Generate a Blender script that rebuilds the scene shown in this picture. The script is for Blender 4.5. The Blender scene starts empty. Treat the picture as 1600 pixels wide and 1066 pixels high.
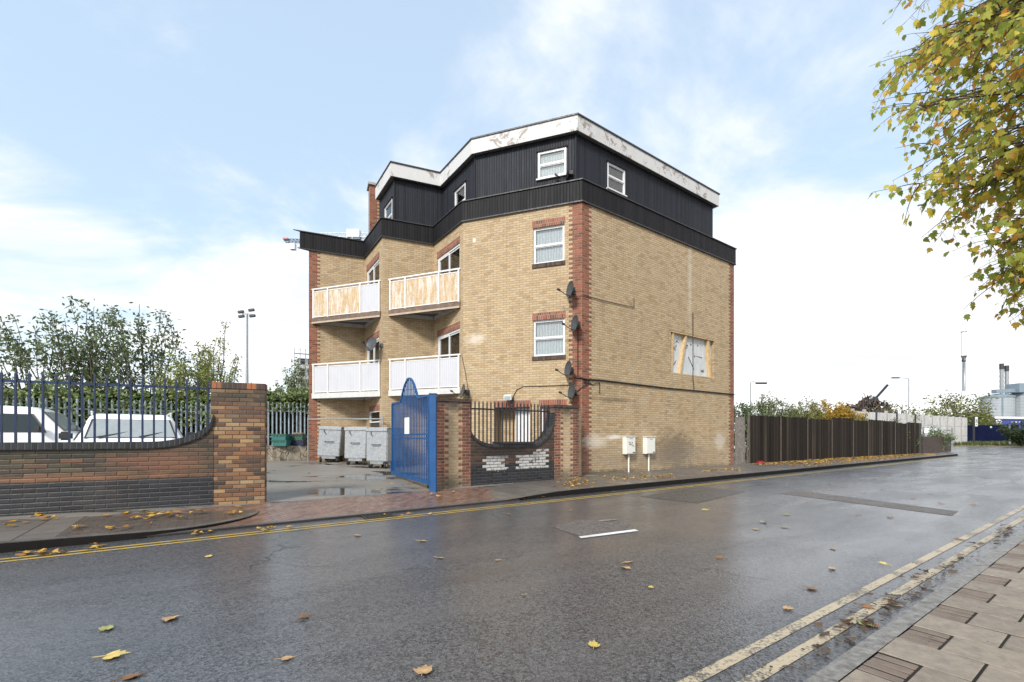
import bpy, math, random
from mathutils import Vector, Matrix
R = random.Random(7)
S = bpy.context.scene
C = S.collection
F, EYE, HX, HY = 700.0, 1.35, 800.0, 680.0      # focal length in photo pixels, eye height, principal column, horizon row
rad = math.radians

# ------------------------------------------------------------------ measuring helpers
def G(x, y, z=0.0):
    """point of the level z seen at photo pixel x, y"""
    Y = F * (EYE - z) / (y - HY)
    return Vector(((x - HX) / F * Y, Y, z))
def AT(x, y, Y):
    return Vector(((x - HX) / F * Y, Y, EYE + (HY - y) / F * Y))
def V2(x, y): return Vector((x, y))
class Wall:
    """vertical plane through plan points a, b (left to right as seen); u along it, o outwards"""
    def __init__(s, a, b):
        s.a, s.b = Vector(a[:2]), Vector(b[:2]); s.L = (s.b - s.a).length
        s.e = (s.b - s.a) / s.L; s.n = Vector((s.e.y, -s.e.x))
    def u(s, x):
        k = (x - HX) / F
        return (k * s.a.y - s.a.x) / (s.e.x - k * s.e.y)
    def z(s, x, y):
        Y = s.a.y + s.e.y * s.u(x)
        return EYE + (HY - y) / F * Y
    def p(s, u, z, o=0.0):
        q = s.a + s.e * u + s.n * o
        return Vector((q.x, q.y, z))
TD, TN = Vector((.823, .568)).normalized(), Vector((.568, -.823)).normalized()
def RP(t, s, z=0.0):
    """road frame: t along the road, s across it (camera at 0,0)"""
    q = TD * t + TN * s
    return Vector((q.x, q.y, z))

# ------------------------------------------------------------------ objects
def tag(o, label=None, cat=None, group=None, kind=None):
    if label: o['label'] = label
    if cat: o['category'] = cat
    if group: o['group'] = group
    if kind: o['kind'] = kind
    return o
def thing(name, label, cat, loc=(0, 0, 0), group=None):
    o = bpy.data.objects.new(name, None); C.objects.link(o)
    o.location = loc; o.empty_display_size = .2
    return tag(o, label, cat, group)
def wloc(p):
    v = Vector((0, 0, 0))
    while p is not None: v = v + p.location; p = p.parent
    return v
def copy_tree(o, parent=None):
    c = o.copy(); C.objects.link(c); c.parent = parent
    for ch in list(o.children): copy_tree(ch, c)
    return c

class MB:
    def __init__(s): s.v = []; s.f = []; s.uv = []; s.mi = []; s.sm = []
    def face(s, pts, uv=None, mi=0, smooth=False):
        i = len(s.v); s.v += [tuple(p) for p in pts]
        s.f.append(tuple(range(i, i + len(pts))))
        if uv is None:
            a, b, c = Vector(pts[0]), Vector(pts[1]), Vector(pts[2])
            n = (b - a).cross(c - a)
            if n.length > 0: n.normalize()
            if abs(n.z) > .7: uv = [(p[0], p[1]) for p in pts]
            else:
                h = Vector((-n.y, n.x, 0)); h = h.normalized() if h.length > 1e-6 else Vector((1, 0, 0))
                uv = [(h.dot(Vector(p)), p[2]) for p in pts]
        s.uv.append(uv); s.mi.append(mi); s.sm.append(smooth)
        return s
    def mesh(s, verts, faces, mi=0, smooth=True):
        i = len(s.v); s.v += [tuple(p) for p in verts]
        for f in faces:
            s.f.append(tuple(i + k for k in f)); s.uv.append([(verts[k][0] + verts[k][1], verts[k][2]) for k in f]); s.mi.append(mi); s.sm.append(smooth)
        return s
    def obox(s, o, ax, ay, az, mi=0):
        """box from corner o with edge vectors ax, ay, az"""
        o, ax, ay, az = Vector(o), Vector(ax), Vector(ay), Vector(az)
        if ax.cross(ay).dot(az) < 0: ax, ay = ay, ax
        P = [o, o + ax, o + ax + ay, o + ay]; Q = [p + az for p in P]
        s.face([P[3], P[2], P[1], P[0]], mi=mi); s.face(Q, mi=mi)
        for k in range(4): s.face([P[k], P[(k + 1) % 4], Q[(k + 1) % 4], Q[k]], mi=mi)
        return s
    def box(s, c, d, mi=0):
        c, d = Vector(c), Vector(d)
        return s.obox(c - d / 2, (d.x, 0, 0), (0, d.y, 0), (0, 0, d.z), mi)
    def wbox(s, w, u0, u1, z0, z1, o0, o1, mi=0):
        a = w.p(u0, z0, o0)
        return s.obox(a, w.p(u1, z0, o0) - a, w.p(u0, z0, o1) - a, (0, 0, z1 - z0), mi)
    def bar(s, p, q, w, h=None, up=(0, 0, 1), mi=0):
        p, q = Vector(p), Vector(q); h = h or w
        d = (q - p).normalized(); up = Vector(up)
        if abs(d.dot(up)) > .99: up = Vector((1, 0, 0)) if abs(d.x) < .9 else Vector((0, 1, 0))
        a = d.cross(up).normalized(); b = a.cross(d).normalized()
        return s.obox(p - a * w / 2 - b * h / 2, a * w, b * h, q - p, mi)
    def tube(s, pts, r, n=8, caps=True, mi=0):
        pts = [Vector(p) for p in pts]; rs = r if isinstance(r, (list, tuple)) else [r] * len(pts)
        verts = []; faces = []; up = None
        for i, p in enumerate(pts):
            d = (pts[min(i + 1, len(pts) - 1)] - pts[max(i - 1, 0)]).normalized()
            if up is None: up = Vector((0, 0, 1)) if abs(d.z) < .9 else Vector((1, 0, 0))
            a = d.cross(up).normalized(); b = d.cross(a).normalized(); up = (-b if False else a.cross(d)).normalized()
            for k in range(n):
                t = 2 * math.pi * k / n
                verts.append(p + (a * math.cos(t) + up * math.sin(t)) * rs[i])
        for i in range(len(pts) - 1):
            for k in range(n):
                faces.append((i * n + k, (i + 1) * n + k, (i + 1) * n + (k + 1) % n, i * n + (k + 1) % n))
        s.mesh(verts, faces, mi)
        if caps:
            s.face(verts[:n], mi=mi); s.face(verts[-n:][::-1], mi=mi)
        return s
    def lathe(s, prof, c=(0, 0, 0), axis='z', n=20, mi=0, smooth=True):
        verts = []; faces = []; c = Vector(c)
        for r, h in prof:
            for k in range(n):
                t = 2 * math.pi * k / n; a, b = r * math.cos(t), r * math.sin(t)
                verts.append(c + (Vector((a, b, h)) if axis == 'z' else Vector((h, a, b)) if axis == 'x' else Vector((b, h, a))))
        m = len(prof)
        for i in range(m - 1):
            for k in range(n):
                faces.append((i * n + k, i * n + (k + 1) % n, (i + 1) * n + (k + 1) % n, (i + 1) * n + k))
        return s.mesh(verts, faces, mi, smooth)
    def prism(s, poly, z0, z1, mi=0, top=True, bottom=True):
        P = [Vector((p[0], p[1], z0)) for p in poly]; Q = [Vector((p[0], p[1], z1)) for p in poly]
        A = sum(P[i].x * P[(i + 1) % len(P)].y - P[(i + 1) % len(P)].x * P[i].y for i in range(len(P)))
        if A < 0: P.reverse(); Q.reverse()
        if bottom: s.face(P[::-1], mi=mi)
        if top: s.face(Q, mi=mi)
        d = 0.0
        for k in range(len(P)):
            j = (k + 1) % len(P); l = (P[j] - P[k]).length
            s.face([P[k], P[j], Q[j], Q[k]], [(d, z0), (d + l, z0), (d + l, z1), (d, z1)], mi); d += l
        return s
    def wall(s, w, z0, z1, ops=(), depth=.1, o=0.0, mi=0):
        us = sorted({0.0, w.L, *[x for q in ops for x in q[:2]]}); zs = sorted({z0, z1, *[x for q in ops for x in q[2:4]]})
        for i in range(len(us) - 1):
            for j in range(len(zs) - 1):
                um, zm = (us[i] + us[i + 1]) / 2, (zs[j] + zs[j + 1]) / 2
                if any(q[0] < um < q[1] and q[2] < zm < q[3] for q in ops): continue
                a, b, c, d = us[i], us[i + 1], zs[j], zs[j + 1]
                s.face([w.p(a, c, o), w.p(b, c, o), w.p(b, d, o), w.p(a, d, o)], [(a, c), (b, c), (b, d), (a, d)], mi)
        for q in ops:
            a, b, c, d = q[:4]; D = q[4] if len(q) > 4 else depth
            for (A, B, uv) in (((a, c), (a, d), 0), ((b, d), (b, c), 0), ((a, d), (b, d), 1), ((b, c), (a, c), 1)):
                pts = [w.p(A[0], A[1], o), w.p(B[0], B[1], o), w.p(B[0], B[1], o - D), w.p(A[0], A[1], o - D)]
                if uv == 0: U = [(A[0], A[1]), (B[0], B[1]), (B[0] + D, B[1]), (A[0] + D, A[1])]
                else: U = [(A[0], A[1]), (B[0], B[1]), (B[0], B[1] + D), (A[0], A[1] + D)]
                s.face(pts, U, mi)
        return s
    def build(s, name, mat, parent=None, loc=None):
        off = wloc(parent) if parent is not None else Vector(loc or (0, 0, 0))
        me = bpy.data.meshes.new(name)
        me.from_pydata([(x - off.x, y - off.y, z - off.z) for x, y, z in s.v], [], s.f)
        ul = me.uv_layers.new(name='UVMap')
        flat = [c for u in s.uv for p in u for c in p]
        ul.data.foreach_set('uv', flat)
        me.polygons.foreach_set('use_smooth', s.sm); me.polygons.foreach_set('material_index', s.mi)
        for m in (mat if isinstance(mat, (list, tuple)) else [mat]): me.materials.append(m)
        me.validate(); me.update()
        o = bpy.data.objects.new(name, me); C.objects.link(o)
        if parent is not None: o.parent = parent
        else: o.location = off
        return o
def bevel(o, w=.006, n=1):
    import bmesh
    bm = bmesh.new(); bm.from_mesh(o.data); bmesh.ops.remove_doubles(bm, verts=bm.verts, dist=1e-5)
    es = [e for e in bm.edges if len(e.link_faces) == 2 and e.calc_face_angle(0) > .5]
    bmesh.ops.bevel(bm, geom=es, offset=w, segments=n, affect='EDGES', clamp_overlap=True)
    bm.to_mesh(o.data); bm.free(); return o

# ------------------------------------------------------------------ materials
class NT:
    def __init__(s, name):
        s.m = bpy.data.materials.new(name); s.m.use_nodes = True; s.t = s.m.node_tree
        s.b = s.t.nodes['Principled BSDF']; s.out = s.t.nodes['Material Output']
    def n(s, ty, **kw):
        x = s.t.nodes.new('ShaderNode' + ty)
        for k, v in kw.items(): setattr(x, k, v)
        return x
    def set(s, sock, v):
        if hasattr(v, 'is_output') or isinstance(v, bpy.types.NodeSocket): s.t.links.new(v, sock)
        elif isinstance(v, (tuple, list)) and len(v) == 3 and sock.type == 'RGBA': sock.default_value = (*v, 1)
        else: sock.default_value = v
    def math(s, op, a, b=0.0, c=0.0, clamp=False):
        x = s.n('Math', operation=op, use_clamp=clamp)
        s.set(x.inputs[0], a); s.set(x.inputs[1], b)
        if len(x.inputs) > 2: s.set(x.inputs[2], c)
        return x.outputs[0]
    def mix(s, f, a, b, mode='MIX'):
        x = s.n('Mix', data_type='RGBA', blend_type=mode, clamp_factor=True)
        s.set(x.inputs[0], f); s.set(x.inputs[6], a); s.set(x.inputs[7], b)
        return x.outputs[2]
    def ramp(s, f, stops, interp='LINEAR'):
        x = s.n('ValToRGB'); cr = x.color_ramp; cr.interpolation = interp
        while len(cr.elements) > 1: cr.elements.remove(cr.elements[-1])
        for i, (p, c) in enumerate(stops):
            e = cr.elements[0] if i == 0 else cr.elements.new(p)
            e.position = p; e.color = (*c, 1) if len(c) == 3 else c
        s.set(x.inputs[0], f); return x.outputs[0]
    def mr(s, v, a, b, c=0.0, d=1.0, smooth=False):
        x = s.n('MapRange'); x.interpolation_type = 'SMOOTHSTEP' if smooth else 'LINEAR'
        for i, q in enumerate((v, a, b, c, d)): s.set(x.inputs[i], q)
        return x.outputs[0]
    def noise(s, vec, scale, detail=4, rough=.55, dist=0.0):
        x = s.n('TexNoise'); s.set(x.inputs['Vector'], vec); s.set(x.inputs['Scale'], scale)
        s.set(x.inputs['Detail'], detail); s.set(x.inputs['Roughness'], rough); s.set(x.inputs['Distortion'], dist)
        return x.outputs[0]
    def uv(s): return s.n('TexCoord').outputs['UV']
    def obj(s): return s.n('TexCoord').outputs['Object']
    def pos(s): return s.n('NewGeometry').outputs['Position']
    def sep(s, v):
        x = s.n('SeparateXYZ'); s.set(x.inputs[0], v); return x.outputs
    def comb(s, a, b, c=0.0):
        x = s.n('CombineXYZ'); s.set(x.inputs[0], a); s.set(x.inputs[1], b); s.set(x.inputs[2], c); return x.outputs[0]
    def scl(s, v, k):
        x = s.n('Mapping'); s.set(x.inputs[0], v); x.inputs[3].default_value = k; return x.outputs[0]
    def bump(s, h, strength=.5, dist=.01, normal=None):
        x = s.n('Bump'); s.set(x.inputs['Height'], h); s.set(x.inputs['Strength'], strength); s.set(x.inputs['Distance'], dist)
        if normal is not None: s.set(x.inputs['Normal'], normal)
        return x.outputs[0]
    def done(s, col, rough=.7, normal=None, metal=0.0, spec=None):
        s.set(s.b.inputs['Base Color'], col); s.set(s.b.inputs['Roughness'], rough); s.set(s.b.inputs['Metallic'], metal)
        if normal is not None: s.set(s.b.inputs['Normal'], normal)
        if spec is not None: s.set(s.b.inputs['Specular IOR Level'], spec)
        return s.m
_cache = {}
def plain(name, col, rough=.6, metal=0.0, var=.12, scale=6.0, bumpy=0.0, dirt=None):
    if name in _cache: return _cache[name]
    k = NT(name); p = k.obj()
    a = k.noise(p, scale, 6, .65); f = k.mr(a, .3, .7, 0, 1)
    c = k.mix(f, tuple(x * (1 - var) for x in col), tuple(min(1, x * (1 + var)) for x in col))
    if dirt: c = k.mix(k.math('MULTIPLY', k.mr(k.noise(p, scale * .45, 8, .75), .52, .72), dirt[1]), c, dirt[0])
    rr = k.mr(k.noise(p, scale * 2.3, 3), .3, .7, max(.02, rough - .12), min(1, rough + .12))
    nrm = k.bump(k.noise(p, scale * 8, 4), bumpy, .004) if bumpy else None
    _cache[name] = k.done(c, rr, nrm, metal); return _cache[name]

BUFF = [(0, (.37, .255, .14)), (.12, (.43, .305, .172)), (.35, (.47, .345, .202)), (.62, (.495, .37, .22)), (.85, (.515, .395, .242)), (1, (.43, .31, .178))]
RED = [(0, (.14, .045, .026)), (.3, (.235, .072, .038)), (.6, (.295, .092, .048)), (.85, (.27, .105, .062)), (1, (.12, .042, .03))]
PIER = [(0, (.04, .026, .018)), (.16, (.15, .068, .034)), (.32, (.08, .046, .028)), (.48, (.22, .10, .042)), (.64, (.32, .19, .085)), (.78, (.19, .078, .038)), (.9, (.38, .25, .12)), (1, (.06, .042, .03))]
MOSS = [(0, (.03, .024, .016)), (.25, (.075, .048, .03)), (.5, (.06, .052, .026)), (.72, (.14, .068, .036)), (.88, (.10, .078, .038)), (1, (.17, .078, .042))]
BLUEBK = [(0, (.009, .010, .013)), (.4, (.016, .018, .023)), (.75, (.028, .031, .038)), (1, (.012, .013, .017))]
BROWNBK = [(0, (.035, .022, .016)), (.5, (.075, .042, .028)), (1, (.11, .055, .035))]
def brick(name, pal=BUFF, mortar=(.23, .18, .12), L=None, ql=False, qr=False, low=None, diamond=None, m=.013, gloss=.8, stain=None, bw=.225, bh=.075, dirt=.2, bumps=.6, dirtcol=(.07, .055, .04)):
    k = NT(name); U = k.uv(); u, v, _ = k.sep(U)
    vr = k.math('DIVIDE', v, bh); row = k.math('FLOOR', vr); fv = k.math('SUBTRACT', vr, row)
    par = k.math('MULTIPLY', k.math('FRACT', k.math('MULTIPLY', row, .5)), 2.0)
    uu = k.math('ADD', k.math('DIVIDE', u, bw), k.math('MULTIPLY', par, .5)); col = k.math('FLOOR', uu); fu = k.math('SUBTRACT', uu, col)
    wob = k.math('MULTIPLY', k.math('SUBTRACT', k.noise(U, 28, 3), .5), .006)
    du = k.math('MULTIPLY', k.math('MINIMUM', fu, k.math('SUBTRACT', 1.0, fu)), bw)
    dv = k.math('MULTIPLY', k.math('MINIMUM', fv, k.math('SUBTRACT', 1.0, fv)), bh)
    d = k.math('ADD', k.math('MINIMUM', du, dv), wob)
    mm = k.mr(d, m * .35, m * .75, 1, 0)
    wn = k.n('TexWhiteNoise', noise_dimensions='2D'); k.set(wn.inputs['Vector'], k.comb(col, row)); r = wn.outputs['Value']
    c = k.ramp(r, pal)
    if ql or qr or diamond:
        w = k.math('ADD', .30, k.math('MULTIPLY', par, .115))
        mask = None
        if ql: mask = k.math('LESS_THAN', u, w)
        if qr:
            q2 = k.math('GREATER_THAN', u, k.math('SUBTRACT', L, w)); mask = q2 if mask is None else k.math('MAXIMUM', mask, q2)
        if diamond:
            hw = k.math('ADD', diamond[1], k.math('MULTIPLY', par, .11))
            mask = k.math('GREATER_THAN', k.math('ABSOLUTE', k.math('SUBTRACT', u, diamond[0])), hw)
        c = k.mix(mask, c, k.ramp(r, RED))
    if low:
        c = k.mix(k.math('LESS_THAN', v, low[0]), c, k.ramp(r, low[1]))
    c = k.mix(k.mr(k.noise(U, 35, 5, .7), .35, .75, 0, .45), c, k.mix(1.0, c, (.45, .42, .4), 'MULTIPLY'))
    c = k.mix(k.math('MULTIPLY', mm, .85), c, mortar if not low else k.mix(k.math('LESS_THAN', v, low[0]), mortar, (.05, .046, .044)))
    if dirt: c = k.mix(k.mr(k.noise(k.scl(U, (3.2, .22, 1)), 1.4, 7, .72), .50, .74, 0, .34), c, k.mix(1.0, c, (.50, .46, .42), 'MULTIPLY'))
    if dirt: c = k.mix(k.mr(k.noise(U, 1.1, 8, .72, .6), .5, .74, 0, dirt), c, dirtcol)
    for (cu, cv, ru, rv, colr, amt) in (stain or ()):
        blocky = amt > 1.2
        uq = k.math('MULTIPLY', k.math('SUBTRACT', k.math('ADD', col, .5), k.math('MULTIPLY', par, .5)), bw) if blocky else u
        vq = k.math('MULTIPLY', k.math('ADD', row, .5), bh) if blocky else v
        du_ = k.math('DIVIDE', k.math('SUBTRACT', uq, cu), ru); dv_ = k.math('DIVIDE', k.math('SUBTRACT', vq, cv), rv)
        e = k.math('MAXIMUM', k.math('ABSOLUTE', du_), k.math('ABSOLUTE', dv_)) if blocky else k.math('SQRT', k.math('ADD', k.math('MULTIPLY', du_, du_), k.math('MULTIPLY', dv_, dv_)))
        e = k.math('ADD', e, k.math('MULTIPLY', k.math('SUBTRACT', k.noise(k.scl(U, (1, 2.2, 1)), 3.2, 8, .75), .5), .9 if blocky else 1.7))
        if blocky: c = k.mix(k.math('MULTIPLY', k.math('MULTIPLY', k.math('LESS_THAN', e, .85), k.math('SUBTRACT', 1.0, k.math('MULTIPLY', mm, .8))), k.mr(k.noise(U, 14, 5, .7), .33, .5, .25, 1)), c, colr)
        else: c = k.mix(k.mr(e, .2, 1.1, amt, 0, True), c, colr)
    h = k.math('ADD', k.mr(d, 0, m, 0, 1), k.math('MULTIPLY', k.noise(U, 60, 4), .35))
    h = k.math('ADD', h, k.math('MULTIPLY', r, .2))
    return k.done(c, k.mr(k.noise(U, 9, 4), .3, .7, gloss - .15, min(1, gloss + .1)), k.bump(h, bumps, .008))

def cladding(name, base, board=.1, var=.5, streak=(.20, .20, .21)):
    k = NT(name); U = k.uv(); u, v, _ = k.sep(U)
    q = k.math('DIVIDE', u, board); i = k.math('FLOOR', q); fr = k.math('SUBTRACT', q, i)
    wn = k.n('TexWhiteNoise', noise_dimensions='1D'); k.set(wn.inputs['W'], i)
    c = k.mix(wn.outputs['Value'], tuple(x * (1 - var) for x in base), tuple(x * (1 + var) for x in base))
    st = k.noise(k.scl(U, (26, 1.2, 1)), 1.0, 6, .7)
    c = k.mix(k.mr(st, .52, .8, 0, .5), c, streak)
    e = k.math('MINIMUM', fr, k.math('SUBTRACT', 1.0, fr))
    c = k.mix(k.mr(e, .03, .1, .8, 0), c, (.006, .006, .007))
    h = k.math('ADD', k.mr(e, 0, .12, 0, 1), k.math('MULTIPLY', st, .25))
    return k.done(c, k.mr(st, .3, .7, .5, .75), k.bump(h, .7, .01), spec=.22)

def fence_boards(name):
    k = NT(name); U = k.uv(); u, v, _ = k.sep(U)
    q = k.math('DIVIDE', u, .13); i = k.math('FLOOR', q); fr = k.math('SUBTRACT', q, i)
    wn = k.n('TexWhiteNoise', noise_dimensions='1D'); k.set(wn.inputs['W'], i)
    big = k.noise(k.scl(U, (.55, .3, 1)), 1.0, 4, .6)
    c = k.ramp(wn.outputs['Value'], [(0, (.008, .0062, .005)), (.5, (.018, .014, .011)), (.8, (.034, .027, .021)), (1, (.075, .06, .046))])
    st = k.noise(k.scl(U, (40, 1.6, 1)), 1.0, 7, .75)
    c = k.mix(k.mr(st, .48, .78, 0, .5), c, (.075, .058, .044))
    c = k.mix(k.mr(big, .42, .62, .55, 0), c, (.022, .018, .016))
    e = k.math('MINIMUM', fr, k.math('SUBTRACT', 1.0, fr))
    c = k.mix(k.mr(e, .03, .09, .85, 0), c, (.008, .007, .006))
    h = k.math('ADD', k.mr(e, 0, .1, 0, 1), k.math('MULTIPLY', st, .4))
    return k.done(c, .9, k.bump(h, .8, .012), spec=.12)

def painted_fascia():
    k = NT('peeling_white_paint'); U = k.uv(); P = k.pos()
    n1 = k.noise(P, 2.3, 9, .78, .8); n2 = k.noise(P, .55, 3)
    peel = k.math('MULTIPLY', k.mr(n1, .535, .56), k.mr(n2, .49, .54))
    grime = k.mr(k.noise(k.scl(P, (3, 3, .7)), 1.6, 8, .8), .5, .85, 0, .4)
    c = k.mix(grime, (.55, .545, .54), (.27, .26, .25))
    c = k.mix(peel, c, k.mix(k.noise(P, 9, 3), (.16, .13, .11), (.40, .34, .28)))
    return k.done(c, .6, k.bump(k.math('ADD', k.math('MULTIPLY', peel, -1.0), k.math('MULTIPLY', n1, .4)), .5, .006))

def ply_panel():
    k = NT('weathered_plywood'); U = k.uv(); P = k.obj()
    n = k.noise(k.scl(P, (1.6, 1.6, 3.2)), 2.4, 8, .7, 3.0)
    w = k.noise(k.scl(P, (7, 7, .8)), 1.6, 7, .8, .5)
    c = k.ramp(n, [(.25, (.34, .17, .05)), (.42, (.42, .25, .10)), (.52, (.52, .40, .24)), (.62, (.36, .20, .07)), (.75, (.54, .46, .34))])
    c = k.mix(k.mr(w, .47, .58, 0, .9), c, (.60, .58, .54))
    c = k.mix(k.mr(k.noise(k.scl(P, (9, 9, .7)), 1.1, 6, .8), .58, .68, 0, .7), c, (.22, .10, .035))
    return k.done(c, .6, k.bump(w, .2, .004))
def mesh_panel():
    k = NT('white_mesh_screen'); P = k.pos(); x, y, z = k.sep(P)
    a = k.math('FRACT', k.math('MULTIPLY', z, 24.0)); u = k.math('FRACT', k.math('MULTIPLY', k.math('ADD', x, y), 24.0))
    g = k.math('MAXIMUM', k.math('LESS_THAN', a, .25), k.math('LESS_THAN', u, .25))
    c = k.mix(g, (.44, .44, .47), (.56, .56, .59))
    c = k.mix(k.mr(k.noise(k.scl(P, (2, 2, .6)), 1.5, 6, .7), .5, .8, 0, .5), c, (.36, .36, .38))
    return k.done(c, .5)
def glass():
    k = NT('window_glass'); k.t.nodes.remove(k.b)
    tr = k.n('BsdfTransparent'); tr.inputs[0].default_value = (.9, .92, .92, 1)
    gl = k.n('BsdfGlossy'); gl.inputs['Roughness'].default_value = .02
    lw = k.n('Fresnel'); lw.inputs[0].default_value = 1.5
    ms = k.n('MixShader'); k.set(ms.inputs[0], k.math('MULTIPLY_ADD', lw.outputs[0], .9, .07, clamp=True))
    k.t.links.new(tr.outputs[0], ms.inputs[1]); k.t.links.new(gl.outputs[0], ms.inputs[2]); k.t.links.new(ms.outputs[0], k.out.inputs[0])
    return k.m
def curtain(name, col):
    k = NT(name); P = k.pos(); x, y, z = k.sep(P)
    w = k.math('SINE', k.math('ADD', k.math('MULTIPLY', k.math('SUBTRACT', x, k.math('MULTIPLY', y, .6)), 58.0), k.math('MULTIPLY', k.noise(P, 2, 3), 9.0)))
    c = k.mix(k.mr(w, -1, 1, 0, 1), tuple(v * .72 for v in col), col)
    return k.done(c, .9, k.bump(w, .6, .02))

M = {}
M['glass'] = glass()
M['net'] = curtain('net_curtain', (.80, .82, .85)); M['drape'] = curtain('olive_drape', (.36, .34, .22)); M['roomshade'] = plain('interior_shade', (.05, .05, .05), .9)  # the near-black one puts the shade inside unlit rooms into colour
M['upvc'] = plain('white_window_plastic', (.66, .66, .67), .35, var=.05, dirt=((.45, .44, .42), .25))
M['whitepaint'] = plain('white_gloss_paint', (.66, .65, .63), .45, var=.06, dirt=((.42, .34, .25), .35))
M['greypaint'] = plain('pale_grey_paint', (.55, .54, .52), .5, dirt=((.3, .27, .22), .4))
M['rustpaint'] = plain('rusty_brown_paint', (.13, .085, .06), .6, var=.4, dirt=((.30, .20, .12), .5))
M['clad'] = cladding('dark_blue_grey_cladding', (.017, .019, .026), .09, .3, (.045, .048, .056))
M['band'] = cladding('black_stained_boards', (.0085, .0075, .0085), .1, .5, (.03, .026, .027))
M['fascia'] = painted_fascia(); M['capmetal'] = plain('dark_roof_edge', (.022, .023, .026), .5, dirt=((.08, .08, .08), .3))
M['felt'] = plain('roof_felt', (.09, .09, .09), .9)
M['soffit'] = plain('soffit_board', (.16, .155, .15), .7, dirt=((.05, .05, .05), .5))
M['ply'] = ply_panel(); M['screen'] = mesh_panel()
M['sillb'] = brick('dark_brick_sill', BROWNBK, (.06, .05, .05), dirt=.2, bw=.075, bh=.3)
M['soldier'] = brick('red_soldier_bricks', RED, (.33, .27, .22), bw=.075, bh=.225, m=.012, dirt=.25)
M['blue'] = plain('blue_gate_paint', (.007, .068, .205), .42, var=.22, scale=3, dirt=((.012, .035, .09), .5))
M['bluedark'] = plain('dark_blue_railing_paint', (.008, .024, .07), .5, var=.3)
M['blackpaint'] = plain('black_railing_paint', (.02, .02, .025), .5, var=.3)
M['steel'] = plain('dull_steel', (.34, .36, .37), .45, .6, var=.2, dirt=((.2, .16, .12), .3))
M['palisade'] = plain('grey_blue_palisade', (.30, .35, .40), .5, .3, var=.25, dirt=((.15, .15, .14), .4))
M['dish'] = plain('dark_grey_dish', (.055, .06, .065), .5, var=.2); M['cable'] = plain('black_cable', (.018, .017, .016), .6)
M['rubber'] = plain('black_rubber', (.02, .02, .02), .7)
M['carwhite'] = plain('white_car_paint', (.78, .79, .80), .22, var=.02); M['cargl'] = plain('tinted_car_glass', (.02, .03, .032), .04, var=.1)
M['carscreen'] = plain('car_windscreen', (.30, .34, .36), .05, var=.1)
M['plastic'] = plain('dark_plastic', (.04, .04, .042), .5)
M['concrete'] = plain('grey_concrete', (.36, .35, .33), .85, var=.25, bumpy=.3, dirt=((.14, .13, .11), .5))
M['render'] = plain('cracked_render_wall', (.33, .285, .225), .85, var=.3, scale=3, bumpy=.5, dirt=((.10, .085, .06), .7))
def cracked():
    k = NT('cracked_stone_render'); P = k.obj(); Q = k.n('VectorMath', operation='ADD')
    nz = k.n('TexNoise'); k.set(nz.inputs['Vector'], P); k.set(nz.inputs['Scale'], 3.0); k.set(Q.inputs[0], P); sc = k.n('VectorMath', operation='SCALE'); k.set(sc.inputs[0], nz.outputs['Color']); sc.inputs['Scale'].default_value = .5; k.set(Q.inputs[1], sc.outputs[0])
    vo = k.n('TexVoronoi', feature='DISTANCE_TO_EDGE'); k.set(vo.inputs['Vector'], Q.outputs[0]); k.set(vo.inputs['Scale'], 2.6)
    n = k.noise(P, 4, 8, .75); c = k.mix(k.mr(n, .35, .68, 0, 1), (.16, .13, .095), (.36, .31, .24))
    c = k.mix(k.mr(k.noise(P, 1.6, 6, .7), .52, .7, 0, .6), c, (.10, .095, .055))
    c = k.mix(k.mr(vo.outputs[0], 0, .035, .85, 0), c, (.05, .042, .032))
    return k.done(c, .85, k.bump(k.math('ADD', k.mr(vo.outputs[0], 0, .06), k.math('MULTIPLY', n, .7)), .8, .03))
M['render'] = cracked()
M['meter'] = plain('cream_meter_box', (.70, .69, .63), .45, var=.06, dirt=((.35, .32, .27), .35))
M['teal'] = plain('teal_crate_plastic', (.03, .14, .135), .5); M['green'] = plain('green_crate_plastic', (.03, .10, .065), .5); M['navy'] = plain('navy_crate_plastic', (.015, .025, .07), .5)
M['bark'] = plain('brown_bark', (.075, .055, .04), .9, var=.4, bumpy=.6); M['twig'] = plain('dark_twig', (.085, .068, .052), .9)
M['timber'] = plain('raw_pine_stud', (.52, .36, .18), .7, var=.25, scale=9); M['board'] = None

def galvanised():
    k = NT('mottled_galvanised_steel'); P = k.obj()
    vo = k.n('TexVoronoi'); k.set(vo.inputs['Vector'], P); k.set(vo.inputs['Scale'], 26.0)
    n = k.noise(P, 7, 7, .75)
    c = k.mix(k.mr(k.sep(vo.outputs['Color'])[0], 0, 1, 0, 1), (.30, .315, .33), (.44, .455, .47))
    c = k.mix(k.mr(n, .5, .72, 0, .8), c, (.24, .26, .28)); c = k.mix(k.mr(k.noise(P, 2.3, 6, .8), .58, .75, 0, .6), c, (.52, .53, .54))
    return k.done(c, .55, k.bump(n, .15, .004), .35)
M['galv'] = galvanised()
def leafmat(name, stops, rough=.5, trans=.35):
    k = NT(name); g = k.n('NewGeometry'); r = g.outputs['Random Per Island']
    c = k.ramp(r, stops); c = k.mix(k.mr(k.noise(g.outputs['Position'], 1.2, 4), .35, .7, 0, .25), c, k.mix(1.0, c, (.55, .6, .5), 'MULTIPLY'))
    k.done(c, rough); k.b.inputs['Specular IOR Level'].default_value = .25
    tl = k.n('BsdfTranslucent'); k.set(tl.inputs[0], c); ms = k.n('MixShader'); ms.inputs[0].default_value = trans
    k.t.links.new(k.b.outputs[0], ms.inputs[1]); k.t.links.new(tl.outputs[0], ms.inputs[2]); k.t.links.new(ms.outputs[0], k.out.inputs[0])
    return k.m
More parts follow.
